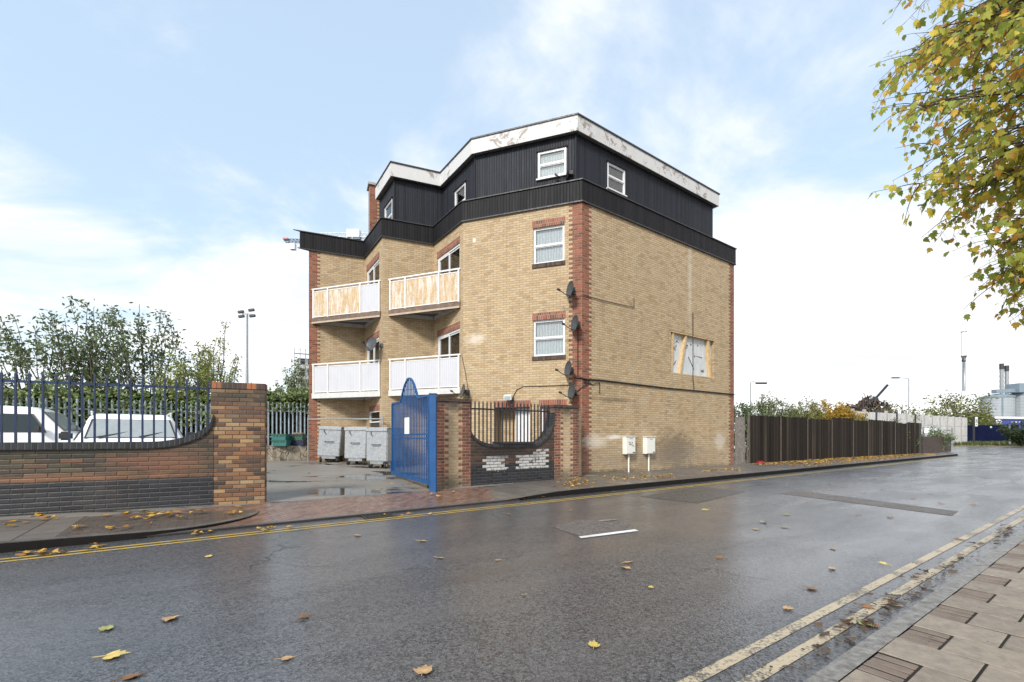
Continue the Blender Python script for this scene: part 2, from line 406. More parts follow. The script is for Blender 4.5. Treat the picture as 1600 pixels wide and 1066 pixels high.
M['leaf_green'] = leafmat('green_leaves', [(0, (.075, .105, .055)), (.4, (.125, .17, .08)), (.75, (.19, .235, .11)), (1, (.30, .32, .16))])
M['leaf_ivy'] = leafmat('ivy_leaves', [(0, (.07, .11, .035)), (.4, (.14, .20, .065)), (.8, (.25, .30, .115)), (1, (.40, .42, .20))])
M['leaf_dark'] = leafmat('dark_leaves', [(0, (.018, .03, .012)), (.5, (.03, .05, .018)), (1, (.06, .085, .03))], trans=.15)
M['leaf_olive'] = leafmat('olive_leaves', [(0, (.10, .12, .045)), (.5, (.18, .20, .07)), (1, (.32, .31, .12))])
M['leaf_lime'] = leafmat('yellow_green_leaves', [(0, (.13, .17, .05)), (.5, (.24, .28, .08)), (1, (.42, .42, .15))])
M['leaf_gold'] = leafmat('golden_leaves', [(0, (.20, .12, .02)), (.4, (.42, .25, .03)), (.8, (.55, .36, .05)), (1, (.16, .14, .04))])
M['leaf_autumn'] = leafmat('autumn_plane_leaves', [(0, (.26, .33, .07)), (.3, (.40, .46, .09)), (.5, (.56, .55, .10)), (.70, (.78, .64, .10)), (.86, (.82, .50, .09)), (.95, (.62, .27, .07)), (1, (.34, .38, .08))], trans=.55)
M['leaf_fall'] = leafmat('fallen_leaves_mixed', [(0, (.30, .13, .03)), (.3, (.48, .27, .04)), (.6, (.60, .40, .07)), (.85, (.40, .20, .05)), (1, (.22, .10, .04))], .45, .1)
M['leaf_brown'] = leafmat('brown_wet_litter', [(0, (.03, .02, .014)), (.5, (.07, .042, .025)), (.85, (.14, .08, .04)), (1, (.10, .10, .03))], .4, .05)
M['fl_yellow'] = plain('yellow_leaf', (.48, .36, .10), .45, var=.35, scale=25, dirt=((.25, .14, .05), .7)); M['fl_tan'] = plain('tan_leaf', (.40, .25, .12), .5, var=.35, scale=25, dirt=((.15, .08, .04), .7))
M['fl_brown'] = plain('brown_leaf', (.20, .095, .035), .5, var=.4, scale=20); M['fl_green'] = plain('green_yellow_leaf', (.28, .28, .09), .45, var=.4, scale=20, dirt=((.2, .13, .05), .6))
M['grass'] = leafmat('grass_blades', [(0, (.05, .08, .02)), (.6, (.10, .13, .035)), (1, (.2, .2, .08))])

def asphalt():
    k = NT('wet_asphalt'); P = k.pos(); T = k.uv()
    fine = k.n('TexVoronoi'); k.set(fine.inputs['Vector'], P); k.set(fine.inputs['Scale'], 62.0)
    n1 = k.noise(P, 95, 3, .7); n2 = k.noise(k.scl(T, (.35, 1.3, 1)), 1.0, 7, .65, .5); n3 = k.noise(P, .5, 5, .6)
    c = k.mix(k.sep(fine.outputs['Color'])[0], (.014, .0145, .016), (.105, .105, .108))
    c = k.mix(k.mr(n1, .55, .70, 0, .8), c, (.26, .26, .265))
    tr = k.noise(k.scl(T, (.03, .9, 1)), 1.0, 4, .6)
    c = k.mix(k.mr(tr, .5, .68, 0, .45), c, (.03, .03, .032))
    vq = k.n('VectorMath', operation='ADD'); nz = k.n('TexNoise'); k.set(nz.inputs['Vector'], P); nz.inputs['Scale'].default_value = 1.4; nz.inputs['Detail'].default_value = 8; k.set(vq.inputs[0], P); k.set(vq.inputs[1], nz.outputs['Color'])
    ck = k.n('TexVoronoi', feature='DISTANCE_TO_EDGE'); k.set(ck.inputs['Vector'], vq.outputs[0]); ck.inputs['Scale'].default_value = .33
    crk = k.math('MULTIPLY', k.mr(ck.outputs[0], .001, .0042, 1, 0), k.mr(n3, .48, .56))
    c = k.mix(k.math('MULTIPLY', crk, .8), c, (.008, .008, .008))
    c = k.mix(k.mr(n2, .5, .7, 0, .5), c, (.085, .083, .082))
    wet = k.mr(k.math('ADD', k.math('MULTIPLY', n2, .6), k.math('MULTIPLY', n3, .4)), .40, .60)
    rough = k.mr(wet, 0, 1, .35, .55)
    h = k.math('SUBTRACT', k.math('ADD', fine.outputs['Distance'], k.math('MULTIPLY', n1, .6)), k.math('MULTIPLY', crk, 1.5))
    wetc = k.mr(k.math('ADD', k.math('MULTIPLY', n2, .45), k.math('ADD', k.math('MULTIPLY', n3, .3), k.math('MULTIPLY', tr, .25))), .42, .55, .3, 1)
    i_ = k.b.inputs; k.set(i_['Coat Weight'], wetc); i_['Coat IOR'].default_value = 1.42; k.set(i_['Coat Roughness'], k.mr(n2, .4, .65, .13, .24)); k.set(i_['Coat Normal'], k.bump(h, .42, .0024))
    return k.done(c, rough, k.bump(h, .6, .006), spec=.5)
M['asphalt'] = asphalt()
def patch(name, dark, light, rough=.4):
    k = NT(name); P = k.pos()
    vo = k.n('TexVoronoi'); k.set(vo.inputs['Vector'], P); k.set(vo.inputs['Scale'], 70.0)
    c = k.mix(k.sep(vo.outputs['Color'])[1], dark, light)
    return k.done(c, k.mr(k.noise(P, 3, 5), .3, .7, rough - .1, rough + .15), k.bump(vo.outputs['Distance'], .6, .008))
M['patch'] = patch('old_road_patch', (.035, .03, .027), (.19, .165, .148), .6)
def worn(name, col, amt=.5):
    k = NT(name); P = k.pos()
    n = k.math('ADD', k.math('MULTIPLY', k.noise(P, 45, 4, .7), .5), k.math('MULTIPLY', k.noise(P, 2.5, 5, .7), .5))
    c = k.mix(k.mr(n, .49, .57, 0, amt), col, (.07, .068, .065)); return k.done(c, .45, k.bump(k.noise(P, 90, 3), .4, .006))
M['yellow_far'] = worn('yellow_road_paint', (.46, .31, .055), .55); M['yellow_near'] = worn('faded_cream_road_paint', (.42, .345, .235), .9); M['white_mark'] = worn('white_road_paint', (.72, .72, .72), .3)
def flags():
    k = NT('pavement_flags'); U = k.uv(); t, s, _ = k.sep(U)
    def grid(a, w): 
        q = k.math('DIVIDE', a, w); i = k.math('FLOOR', q); fr = k.math('SUBTRACT', q, i)
        return i, k.math('MULTIPLY', k.math('MINIMUM', fr, k.math('SUBTRACT', 1.0, fr)), w)
    i, di = grid(t, .62); j, dj = grid(k.math('ADD', s, k.math('MULTIPLY', k.math('FRACT', k.math('MULTIPLY', i, .5)), .8)), .85)
    d = k.math('MINIMUM', di, dj); wn = k.n('TexWhiteNoise', noise_dimensions='2D'); k.set(wn.inputs['Vector'], k.comb(i, j))
    n = k.noise(U, 2.2, 7, .7)
    c = k.mix(wn.outputs['Value'], (.105, .09, .078), (.15, .132, .113)); c = k.mix(k.mr(n, .45, .7, 0, .6), c, (.075, .06, .05))
    c = k.mix(k.mr(d, .004, .014, .9, 0), c, (.02, .018, .016))
    return k.done(c, k.mr(n, .35, .65, .28, .6), k.bump(k.math('ADD', k.mr(d, 0, .015), k.math('MULTIPLY', k.noise(U, 40, 4), .25)), .5, .008))
M['flags'] = flags()
M['pavers'] = brick('red_block_paving', [(0, (.14, .075, .055)), (.4, (.20, .11, .08)), (.75, (.25, .15, .11)), (1, (.17, .12, .10))], (.09, .07, .06), bw=.2, bh=.1, gloss=.35, dirt=.3, bumps=.35)
M['yardp'] = brick('wet_grey_block_paving', [(0, (.13, .115, .10)), (.5, (.19, .17, .15)), (1, (.24, .215, .19))], (.10, .09, .08), bw=.2, bh=.1, gloss=.45, dirt=.5, bumps=.3)
def yardmat():
    k = NT('wet_yard_surface'); P = k.pos()
    n = k.noise(k.scl(P, (.42, 1.0, 1)), 1.0, 6, .6, .4); pud = k.mr(n, .54, .585)
    f = k.noise(P, 30, 5, .7)
    c = k.mix(f, (.15, .135, .115), (.25, .23, .20)); c = k.mix(k.mr(n, .42, .56, 0, .5), c, (.12, .105, .09)); c = k.mix(pud, c, (.035, .032, .03))
    return k.done(c, k.mr(pud, 0, 1, .5, .06), k.bump(k.math('MULTIPLY', f, k.math('SUBTRACT', 1.0, pud)), .4, .006))
M['yard'] = yardmat()
M['kerbface'] = plain('black_kerb_face', (.012, .011, .010), .85); M['kerbface'].node_tree.nodes['Principled BSDF'].inputs['Specular IOR Level'].default_value = .15  # road-side face coloured much darker than the kerb top
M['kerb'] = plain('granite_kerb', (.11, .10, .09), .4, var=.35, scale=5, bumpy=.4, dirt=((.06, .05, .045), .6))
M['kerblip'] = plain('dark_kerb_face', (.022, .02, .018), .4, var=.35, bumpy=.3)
M['kerbpale'] = plain('pale_wet_kerb', (.19, .178, .162), .45, var=.55, scale=16, bumpy=.9, dirt=((.05, .045, .04), .8))
M['block'] = plain('beige_paving_block', (.23, .188, .142), .5, var=.22, scale=14, bumpy=.6, dirt=((.12, .105, .09), .6))
M['ridge'] = plain('brown_ridged_block', (.145, .108, .082), .55, var=.2, scale=7, bumpy=.3)
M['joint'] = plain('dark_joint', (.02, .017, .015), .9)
M['earth'] = plain('bare_earth', (.12, .10, .075), .95, var=.4, scale=.6)

# ------------------------------------------------------------------ setting
def sheet(name, pts, mat, uvs=None, kind='structure'):
    b = MB(); b.face(pts, uvs); o = b.build(name, mat); tag(o, kind=kind); return o
def strip_rt(b, t0, t1, s0, s1, z, n=1, mi=0):
    for i in range(n):
        a, c = t0 + (t1 - t0) * i / n, t0 + (t1 - t0) * (i + 1) / n
        b.face([RP(a, s1, z), RP(c, s1, z), RP(c, s0, z), RP(a, s0, z)][::-1] if s1 < s0 else [RP(a, s1, z), RP(c, s1, z), RP(c, s0, z), RP(a, s0, z)], [(a, s1), (c, s1), (c, s0), (a, s0)] if s1 >= s0 else [(a, s0), (c, s0), (c, s1), (a, s1)], mi)
KS = -7.55                                   # left kerb face
b = MB(); b.face([(-900, -300, -.05), (900, -300, -.05), (900, 900, -.05), (-900, 900, -.05)]); tag(b.build('ground', M['earth']), kind='structure')
b = MB()
def poly_rt(b, pts, z, mi=0):
    P = [RP(t, s, z) for t, s in pts]; b.face(P, list(pts), mi)
poly_rt(b, [(-30, 12), (58, 12), (95, -12), (75, -60), (43.2, -30), (43, -10), (42, -7.9), (40, KS), (-30, KS)], 0.0)
if (Vector(b.v[1]) - Vector(b.v[0])).cross(Vector(b.v[2]) - Vector(b.v[1])).z < 0: b.f[0] = b.f[0][::-1]; b.uv[0] = b.uv[0][::-1]
tag(b.build('road', M['asphalt']), kind='structure')
mh = G(1547, 710.5, 0); b = MB(); b.lathe([(.001, .012), (.33, .012), (.34, .006), (.345, .014), (.42, .014), (.43, .0)], mh, 'z', 28, smooth=False)
tag(b.build('manhole_cover', plain('wet_cast_iron', (.03, .028, .026), .45, .3, bumpy=.4)), 'round dark manhole cover in the road near the far kerb end', 'manhole cover')
b = MB(); d0 = RP(2.15, KS + .02, .006)
for q in range(9): 
    a_ = RP(2.15 + .055 * q, KS + .04, .004); b.obox(a_, RP(2.15 + .055 * q + .03, KS + .04, .004) - a_, RP(2.15 + .055 * q, KS + .34, .004) - a_, (0, 0, .012))
for s_ in (.01, .34): 
    a_ = RP(2.12, KS + s_, .004); b.obox(a_, RP(2.66, KS + s_, .004) - a_, RP(2.12, KS + s_ + .03, .004) - a_, (0, 0, .014))
tag(b.build('drain_grate', _cache['wet_cast_iron']), 'iron drain grate in the gutter in front of the driveway', 'drain')
def marking(name, mat, t0, t1, s0, s1, z=.004, wig=0):
    b = MB(); n = 40 if t1 - t0 > 5 else 1
    for i in range(n):
        a, c = t0 + (t1 - t0) * i / n, t0 + (t1 - t0) * (i + 1) / n
        b.face([RP(a, s1, z), RP(c, s1, z), RP(c, s0, z), RP(a, s0, z)], [(a, s1), (c, s1), (c, s0), (a, s0)])
    return tag(b.build(name, mat), kind='structure')
marking('yellow_line_marking', M['yellow_far'], -30, 38, -7.03, -6.97); marking('yellow_line_marking', M['yellow_far'], -30, 38, -7.18, -7.12)
marking('yellow_line_marking', M['yellow_near'], .5, 45, -1.50, -1.425); marking('yellow_line_marking', M['yellow_near'], .5, 45, -1.315, -1.24)
def gsheet(name, mat, px, z=.004):
    P = [G(x, y, z) for x, y in px]
    b = MB(); b.face(P); 
    return tag(b.build(name, mat), kind='structure')
gsheet('road_patch', M['patch'], [(862, 823), (905, 812), (985, 818), (972, 832), (905, 838)][::-1], .004)
gsheet('white_dash_marking', M['white_mark'], [(904, 838.5), (908, 841), (998, 829.5), (992, 827)], .008)
gsheet('white_dash_marking', worn('scuffed_white_paint', (.35, .35, .34), 1.0), [(935, 813), (937, 814.3), (965, 812.5), (962, 811.2)], .008)
gsheet('road_patch', M['patch'], [(1218, 771), (1487, 806), (1497, 799), (1245, 766)])
gsheet('road_patch', patch('wet_dark_patch', (.022, .022, .022), (.10, .10, .10), .3), [(1000, 776), (1090, 786), (1165, 768), (1095, 760)])

# left pavement with its curved kerb
kerbpts = [(t, KS) for t in [-30 + .75 * i for i in range(39)]]
arc = []
cx_, cs_ = -.75, -8.75
for i in range(13):
    a = math.pi / 2 * i / 12
    arc.append((cx_ + 1.55 * math.sin(a), cs_ + 1.2 * math.cos(a)))
edge = [p for p in kerbpts if p[0] < cx_] + arc + [(cx_ + 1.55, -9.3)]
def zk(t): return .115 if t < -2.2 else .115 - .05 * min(1, (t + 2.2) / 2.0)
b = MB()
for i in range(len(edge) - 1):
    (t0, s0), (t1, s1) = edge[i], edge[i + 1]
    mi = 0 if t0 < -1.5 else 1
    e0 = (t0 if i < len(edge) - 14 else min(t0, cx_ + 1.55), -10.6); e1 = (t1, -10.6)
    b.face([RP(t0, s0, zk(t0)), RP(e0[0], e0[1], .10), RP(e1[0], e1[1], .10), RP(t1, s1, zk(t1))][::-1], [(t0, s0), e0, e1, (t1, s1)][::-1], mi)
o = tag(b.build('pavement', [M['flags'], brick('brown_block_pavement', [(0, (.09, .072, .06)), (.5, (.11, .086, .071)), (1, (.13, .102, .085))], (.055, .045, .038), bw=.2, bh=.1, gloss=.35, bumps=.3)]), kind='structure')
def kerb(name, pts, zf, mtop, mface, w=.14, z0=-.03):
    b = MB()
    P = [Vector(p) for p in pts]; d = 0
    N = []
    for i in range(len(P)):
        q = (P[min(i + 1, len(P) - 1)] - P[max(0, i - 1)]).normalized(); N.append(Vector((-q.y, q.x)))
    for i in range(len(P) - 1):
        A, B = P[i], P[i + 1]; za, zb = zf(A), zf(B); l = (B - A).length
        gap = 0.004
        a0, b0 = RP(*A, z0), RP(*B, z0)
        Ai, Bi = A + N[i] * w, B + N[i + 1] * w
        Am, Bm = A + N[i] * .02, B + N[i + 1] * .02
        a1, b1 = RP(*A, za - .012), RP(*B, zb - .012); a2, b2 = RP(*Am, za + .004), RP(*Bm, zb + .004); a3, b3 = RP(*Ai, za + .004), RP(*Bi, zb + .004)
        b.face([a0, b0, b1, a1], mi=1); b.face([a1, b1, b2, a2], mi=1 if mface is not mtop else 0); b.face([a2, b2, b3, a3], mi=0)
        b.face([a3, b3, RP(*Bi, z0), RP(*Ai, z0)], mi=0)
    return tag(b.build(name, [mtop, mface]), kind='structure')
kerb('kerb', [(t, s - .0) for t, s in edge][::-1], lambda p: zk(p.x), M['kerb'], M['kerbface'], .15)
# driveway apron
b = MB(); nn = 14
for i in range(nn):
    t0, t1 = -1.6 + 7.2 * i / nn, -1.6 + 7.2 * (i + 1) / nn
    for (s0, z0, s1, z1) in ((KS, .025, -8.3, .05), (-8.3, .05, -9.35, .095)):
        P = [RP(t0, s0, z0), RP(t1, s0, z0), RP(t1, s1, z1), RP(t0, s1, z1)]
        k7 = .7071; uv = [((t - s) * k7, (t + s) * k7) for t, s in ((t0, s0), (t1, s0), (t1, s1), (t0, s1))]
        b.face(P, uv)
tag(b.build('driveway', M['pavers']), kind='structure')
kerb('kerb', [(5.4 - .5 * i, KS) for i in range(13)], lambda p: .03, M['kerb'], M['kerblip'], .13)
# yard
def yz(s): return .097 + max(0, (-9.35 - s)) * .0255
b = MB()
for i in range(20):
    for j in range(12):
        t0, t1 = -16 + 1.3 * i, -16 + 1.3 * (i + 1); s0, s1 = -9.35 - 1.2 * j, -9.35 - 1.2 * (j + 1)
        b.face([RP(t0, s0, yz(s0)), RP(t1, s0, yz(s0)), RP(t1, s1, yz(s1)), RP(t0, s1, yz(s1))], [(t0, s0), (t1, s0), (t1, s1), (t0, s1)])
tag(b.build('yard_ground', M['yard']), kind='structure')
# far side pavement, right of the driveway
zr = lambda p: .03 + .085 * min(1, max(0, (p.x - 5.0) / 1.6))
b = MB()
for i in range(60):
    t0, t1 = 5.0 + i * .61, 5.0 + (i + 1) * .61
    za, zb = zr(Vector((t0, 0))), zr(Vector((t1, 0)))
    b.face([RP(t0, KS - .0, za), RP(t1, KS - .0, zb), RP(t1, -10.9, .105), RP(t0, -10.9, .105)], [(t0, KS), (t1, KS), (t1, -10.9), (t0, -10.9)])
tag(b.build('pavement', M['flags']), kind='structure')
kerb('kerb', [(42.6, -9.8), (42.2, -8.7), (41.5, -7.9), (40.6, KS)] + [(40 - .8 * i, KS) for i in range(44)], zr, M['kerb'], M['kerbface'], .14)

# near pavement: individual blocks in one paving surface
b = MB()
poly = [RP(-6, -.94, .071), RP(60, -.94, .071), RP(60, 12, .071), RP(-6, 12, .071)]
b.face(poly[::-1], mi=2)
rnd = random.Random(3)
def block(t0, t1, s0, s1, z, mi):
    g = .0065 if mi != 1 else .0085; c = .005; t0 += g; t1 -= g; s0 += g; s1 -= g; z += rnd.uniform(-.002, .002)
    tilt = rnd.uniform(-.002, .002)
    lo = [(t0, s0), (t1, s0), (t1, s1), (t0, s1)]; hi = [(t0 + c, s0 + c), (t1 - c, s0 + c), (t1 - c, s1 - c), (t0 + c, s1 - c)]
    Lo = [RP(*p, z - c) for p in lo]; Hi = [RP(*p, z + (tilt if i in (0, 1) else -tilt)) for i, p in enumerate(hi)]; Bs = [RP(*p, .03) for p in lo]
    fl = lambda f: f[::-1]
    b.face(fl(Hi), mi=mi)
    for i in range(4):
        j = (i + 1) % 4
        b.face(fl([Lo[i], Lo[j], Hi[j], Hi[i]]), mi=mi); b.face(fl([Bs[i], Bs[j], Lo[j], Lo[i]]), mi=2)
for i in range(-4, 110):
    t0 = i * .325; t1 = t0 + .325; odd = i % 2
    s = -.948
    if odd:
        for q in range(4):
            block(t0 + q * .325 / 4 + (.0 if q else 0), t0 + (q + 1) * .325 / 4, s, s + .2, .082, 1)
        s += .2
    for q in range(9 if i < 40 else 4):
        block(t0, t1, s, s + .4, .085, 0 if rnd.random() < .62 else 3); s += .4
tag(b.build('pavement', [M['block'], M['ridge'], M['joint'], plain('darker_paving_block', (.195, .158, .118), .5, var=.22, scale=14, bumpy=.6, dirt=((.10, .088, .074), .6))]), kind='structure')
b = MB()
for i in range(-4, 60):
    t0, t1 = i * .9 + .004, i * .9 + .896
    P = [RP(t0, -1.085, 0), RP(t1, -1.085, 0), RP(t1, -.945, 0), RP(t0, -.945, 0)]
    h = .062 + rnd.uniform(-.004, .004)
    up = lambda p, z: Vector((p.x, p.y, z))
    q = [RP(t0 + .004, -1.06, h), RP(t1 - .004, -1.06, h), RP(t1 - .004, -.95, h + .012), RP(t0 + .004, -.95, h + .012)]
    b.face([q[3], q[2], q[1], q[0]])
    m1 = [up(P[0], h - .03), up(P[1], h - .03)]
    b.face([m1[0], q[0], q[1], m1[1]]); b.face([P[0], m1[0], m1[1], P[1]])
    b.face([up(P[0], 0), up(P[3], 0), q[3], q[0], m1[0]]); b.face([m1[1], q[1], q[2], up(P[2], 0), up(P[1], 0)])
tag(b.build('kerb', M['kerbpale']), kind='structure')
#PART2
# ------------------------------------------------------------------ the block of flats
P0, P1, P2, P3, P4, P5, P6 = [V2(*p) for p in ((-7.95, 17.53), (-6.02, 18.36), (-4.73, 16.36), (-2.97, 17.07), (-1.67, 15.22), (2.17, 13.89), (9.44, 19.05))]
PB = V2(3.4, 27.4)
ZB, ZT, ZF, ZR = 8.604, 9.275, 11.13, 11.62       # band bottom, band top, fascia bottom, fascia top
W01, W12, W23, W34, W45, W56 = Wall(P0, P1), Wall(P1, P2), Wall(P2, P3), Wall(P3, P4), Wall(P4, P5), Wall(P5, P6)
flats = thing('apartment_building', 'four storey buff brick block of flats with black boarded top floor and saw tooth balconies', 'building', (0, 18, 0))
def wbop(w, x0, x1, ytop, ybot, xr=None):
    """opening on wall w from photo pixels: left x, right x, top y and bottom y (both at xr, default left)"""
    xr = xr or x0
    return [w.u(x0), w.u(x1), w.z(xr, ybot), w.z(xr, ytop)]
op45 = [wbop(W45, 833, 881.8, 357, 413.5), wbop(W45, 833, 882.5, 501, 557.5)]
porch = wbop(W45, 773, 828, 637, 760) ; porch[2] = .06; porch.append(.55)
side = wbop(W45, 843.5, 884, 636, 760); side[2] = .06; side.append(.35)
z1, z2 = 2.98, 5.92
def door_op(w, x0, x1, z, h=2.05): return [w.u(x0), w.u(x1), z, z + h, .09]
d34 = [door_op(W34, 683.5, 718.5, z1 - .02, 2.08), door_op(W34, 683.5, 718.5, z2 - .02, 2.08), [.35, 1.35, .08, 2.15, .09]]
d12 = [door_op(W12, 572.8, 592.5, z1 - .02, 2.08), door_op(W12, 572.8, 592.5, z2 - .02, 2.08), [W12.u(577), W12.u(593), .15, 2.28, .09]]
blk = wbop(W56, 1048.3, 1116.4, 516, 581.7); blk.append(.22)
g56 = lambda x, y: (W56.u(x), W56.z(x, y))
st = []
for (x, y, ru, rv, col, amt) in ((1055, 705, 1.5, .95, (.05, .042, .035), .62), (930, 690, .8, .30, (.62, .56, .47), .7), (960, 683, .5, .10, (.75, .72, .66), .8), (1078, 430, .16, 2.6, (.70, .67, .62), .28), (1090, 735, 3.5, .32, (.07, .07, .04), .8), (1030, 715, 5.5, .65, (.22, .18, .14), .45), (940, 742, 3.0, .22, (.06, .06, .035), .8), (960, 625, 1.3, .10, (.10, .075, .05), .6), (1125, 690, .5, .5, (.60, .56, .5), .5)):
    u_, z_ = g56(x, y); st.append((u_, z_, ru, rv, col, amt))
st45 = [(W45.u(743), W45.z(743, 530), .45, .22, (.72, .67, .58), .5), (W45.u(741), W45.z(741, 375.5), .07, .1, (.75, .72, .66), 1.0)]
mats = {'01': brick('buff_brick_end', BUFF, L=W01.L, ql=True), '12': brick('buff_brick_a', BUFF), '23': None, '34': None,
        '45': brick('buff_brick_front', BUFF, L=W45.L, qr=True, stain=st45), '56': brick('buff_brick_flank', BUFF, L=W56.L, ql=True, qr=True, stain=st)}
mats['23'] = mats['34'] = mats['12']
for key, w, ops in (('01', W01, []), ('12', W12, d12), ('23', W23, []), ('34', W34, d34), ('45', W45, op45 + [porch, side]), ('56', W56, [blk])):
    MB().wall(w, -.02, ZB + .02, ops).build('brick_wall', mats[key], flats)
# hidden back walls and roof deck
b = MB(); wb1, wb2 = Wall(P6, PB), Wall(PB, P0)
b.wall(wb1, -.02, ZB + .02).wall(wb2, -.02, ZB + .02); b.build('back_wall', mats['12'], flats)
outline = [P0, P1, P2, P3, P4, P5, P6, PB]
b = MB(); b.face([(p.x, p.y, ZT - .25) for p in outline]); b.build('flat_roof', M['felt'], flats)
def offset(poly, d):
    out = []; n = len(poly)
    for i in range(n):
        a, c, e = poly[i - 1], poly[i], poly[(i + 1) % n]
        d1, d2 = (c - a).normalized(), (e - c).normalized()
        n1, n2 = Vector((-d1.y, d1.x)), Vector((-d2.y, d2.x))
        q = 1 + n1.dot(n2); out.append(c + (n1 + n2) * (d / q))
    return out
def ring(b, po, pi, z0, z1, n, uvz=True):
    """closed-section band between outer polyline po and inner pi (n segments, cyclic if n == len)"""
    dd = 0
    for i in range(n):
        j = (i + 1) % len(po); l = (po[j] - po[i]).length
        A = lambda p, z: (p.x, p.y, z)
        b.face([A(po[i], z0), A(po[j], z0), A(po[j], z1), A(po[i], z1)], [(dd, z0), (dd + l, z0), (dd + l, z1), (dd, z1)])
        b.face([A(po[i], z1), A(po[j], z1), A(pi[j], z1), A(pi[i], z1)]); b.face([A(pi[i], z0), A(pi[j], z0), A(po[j], z0), A(po[i], z0)])
        b.face([A(pi[j], z0), A(pi[i], z0), A(pi[i], z1), A(pi[j], z1)], [(dd, z0), (dd + l, z0), (dd + l, z1), (dd, z1)]); dd += l
N8 = len(outline)
b = MB(); ring(b, offset(outline, -.05), offset(outline, .12), ZB, ZT - .035, N8); b.build('parapet_band', M['band'], flats)
b = MB(); ring(b, offset(outline, -.085), offset(outline, .15), ZT - .033, ZT, N8); b.build('parapet_coping', M['capmetal'], flats)
b = MB(); ring(b, offset(outline, -.062), offset(outline, -.04), ZB - .03, ZB + .01, N8); b.build('band_drip', M['capmetal'], flats)
# set-back top storey
e12 = (P2 - P1).normalized()
fo, wo = offset(outline, .42), offset(outline, .6)
FE = fo[2] - e12 * 2.05; WE = wo[2] - e12 * 1.95
PBf, PBw = fo[7], wo[7]
back_dir = (PBf - FE).normalized()
top_f = [FE, fo[2], fo[3], fo[4], fo[5], fo[6], PBf]; top_w = [WE, wo[2], wo[3], wo[4], wo[5], wo[6], PBw]
MW = {k: Wall(top_w[i], top_w[i + 1]) for i, k in enumerate(('12', '23', '34', '45', '56'))}
mop45 = wbop(MW['45'], 840.7, 884.8, 239, 281); mop56 = wbop(MW['56'], 949, 976.3, 253, 294)
mop34 = [MW['34'].u(711), MW['34'].u(727.5), 9.35, 10.55]; mop12 = [MW['12'].u(601.5), MW['12'].u(613), 9.35, 10.5]
for k, ops in (('12', [mop12]), ('23', []), ('34', [mop34]), ('45', [mop45]), ('56', [mop56])):
    MB().wall(MW[k], ZT - .27, ZF + .1, ops, .1).build('boarded_wall', M['clad'], flats)
b = MB(); b.wall(Wall(top_w[5], top_w[6]), ZT - .27, ZF + .1).wall(Wall(top_w[6], top_w[0]), ZT - .27, ZF + .1); b.build('boarded_wall', M['clad'], flats)
n7 = len(top_f)
b = MB(); ring(b, top_f, offset(top_f, .03), ZF, ZR, n7); b.build('fascia_board', M['fascia'], flats)
b = MB(); ring(b, offset(top_f, -.03), offset(top_f, .2), ZR, ZR + .05, n7); b.build('roof_edge', M['capmetal'], flats)
b = MB(); P = offset(top_f, .031); b.face([(p.x, p.y, ZR - .06) for p in P]); b.build('roof', M['felt'], flats)
b = MB(); ring(b, P, offset(top_f, .3), ZF + .03, ZF + .06, n7); b.build('soffit', M['soffit'], flats)
for i in (1, 3, 4):                                # corner boards
    p = top_w[i]; b = MB(); q = (p - (top_w[i] - top_w[i - 1]).normalized() * 0)
    b.tube([(p.x, p.y, ZT - .2), (p.x, p.y, ZF + .03)], .035, 6); b.build('corner_trim', M['clad'], flats)

def sash_window(w, op, depth=.07, sill='brick', lintel=True, net='net', split=True, sides=.042):
    u0, u1, a, c = op[:4]; b = MB()
    f = sides; o0, o1 = -depth - .05, -depth + .015
    if sill == 'wood': o0, o1 = -.06, .012
    b.wbox(w, u0, u0 + f, a, c, o0, o1); b.wbox(w, u1 - f, u1, a, c, o0, o1); b.wbox(w, u0 + f, u1 - f, c - f, c, o0, o1 - .002); b.wbox(w, u0 + f, u1 - f, a, a + f, o0, o1 - .002)
    m = (a + c) / 2
    fr = b.build('window', M['upvc'], flats)
    s = MB()
    g = .026
    if split:
        s.wbox(w, u0 + f, u1 - f, m - .02, m + .02, o0 + .005, o1 - .004)
        for (z0, z1, oo) in ((m + .02, c - f, -.008), (a + f, m - .02, -.022)):
            s.wbox(w, u0 + f, u0 + f + g, z0, z1, o0, o1 + oo); s.wbox(w, u1 - f - g, u1 - f, z0, z1, o0, o1 + oo)
            s.wbox(w, u0 + f + g, u1 - f - g, z1 - g, z1, o0, o1 + oo - .002); s.wbox(w, u0 + f + g, u1 - f - g, z0, z0 + g, o0, o1 + oo - .002)
        s.build('sash', M['upvc'], fr)
    p = MB(); p.wbox(w, u0 + f, u1 - f, a + f, c - f, o0 + .012, o0 + .022); p.build('pane', M['glass'], fr)
    q = MB(); q.wbox(w, u0 + .01, u1 - .01, a + .01, c - .01, o0 - .05, o0 - .03); q.build('curtain', M[net], fr)
    if sill == 'brick':
        t = MB(); t.wbox(w, u0 - .03, u1 + .03, a - .13, a - .002, -.06, .035); t.build('sill', M['sillb'], fr)
    elif sill == 'wood':
        t = MB(); t.wbox(w, u0 - .05, u1 + .05, a - .045, a - .002, -.04, .07); t.build('sill', M['whitepaint'], fr)
        t = MB(); t.wbox(w, u0 - .05, u1 + .05, c + .002, c + .035, .0, .05); t.build('drip_board', M['band'], fr)
    if lintel:
        t = MB(); t.wbox(w, u0 - .03, u1 + .03, c + .002, c + .225, -.03, .004); t.build('lintel', M['soldier'], fr)
    return fr
for op in op45: sash_window(W45, op)
sash_window(MW['45'], mop45, sill='wood', lintel=False); sash_window(MW['56'], mop56, sill='wood', lintel=False)
sash_window(MW['34'], mop34, sill='wood', lintel=False); sash_window(MW['12'], mop12, sill='wood', lintel=False)

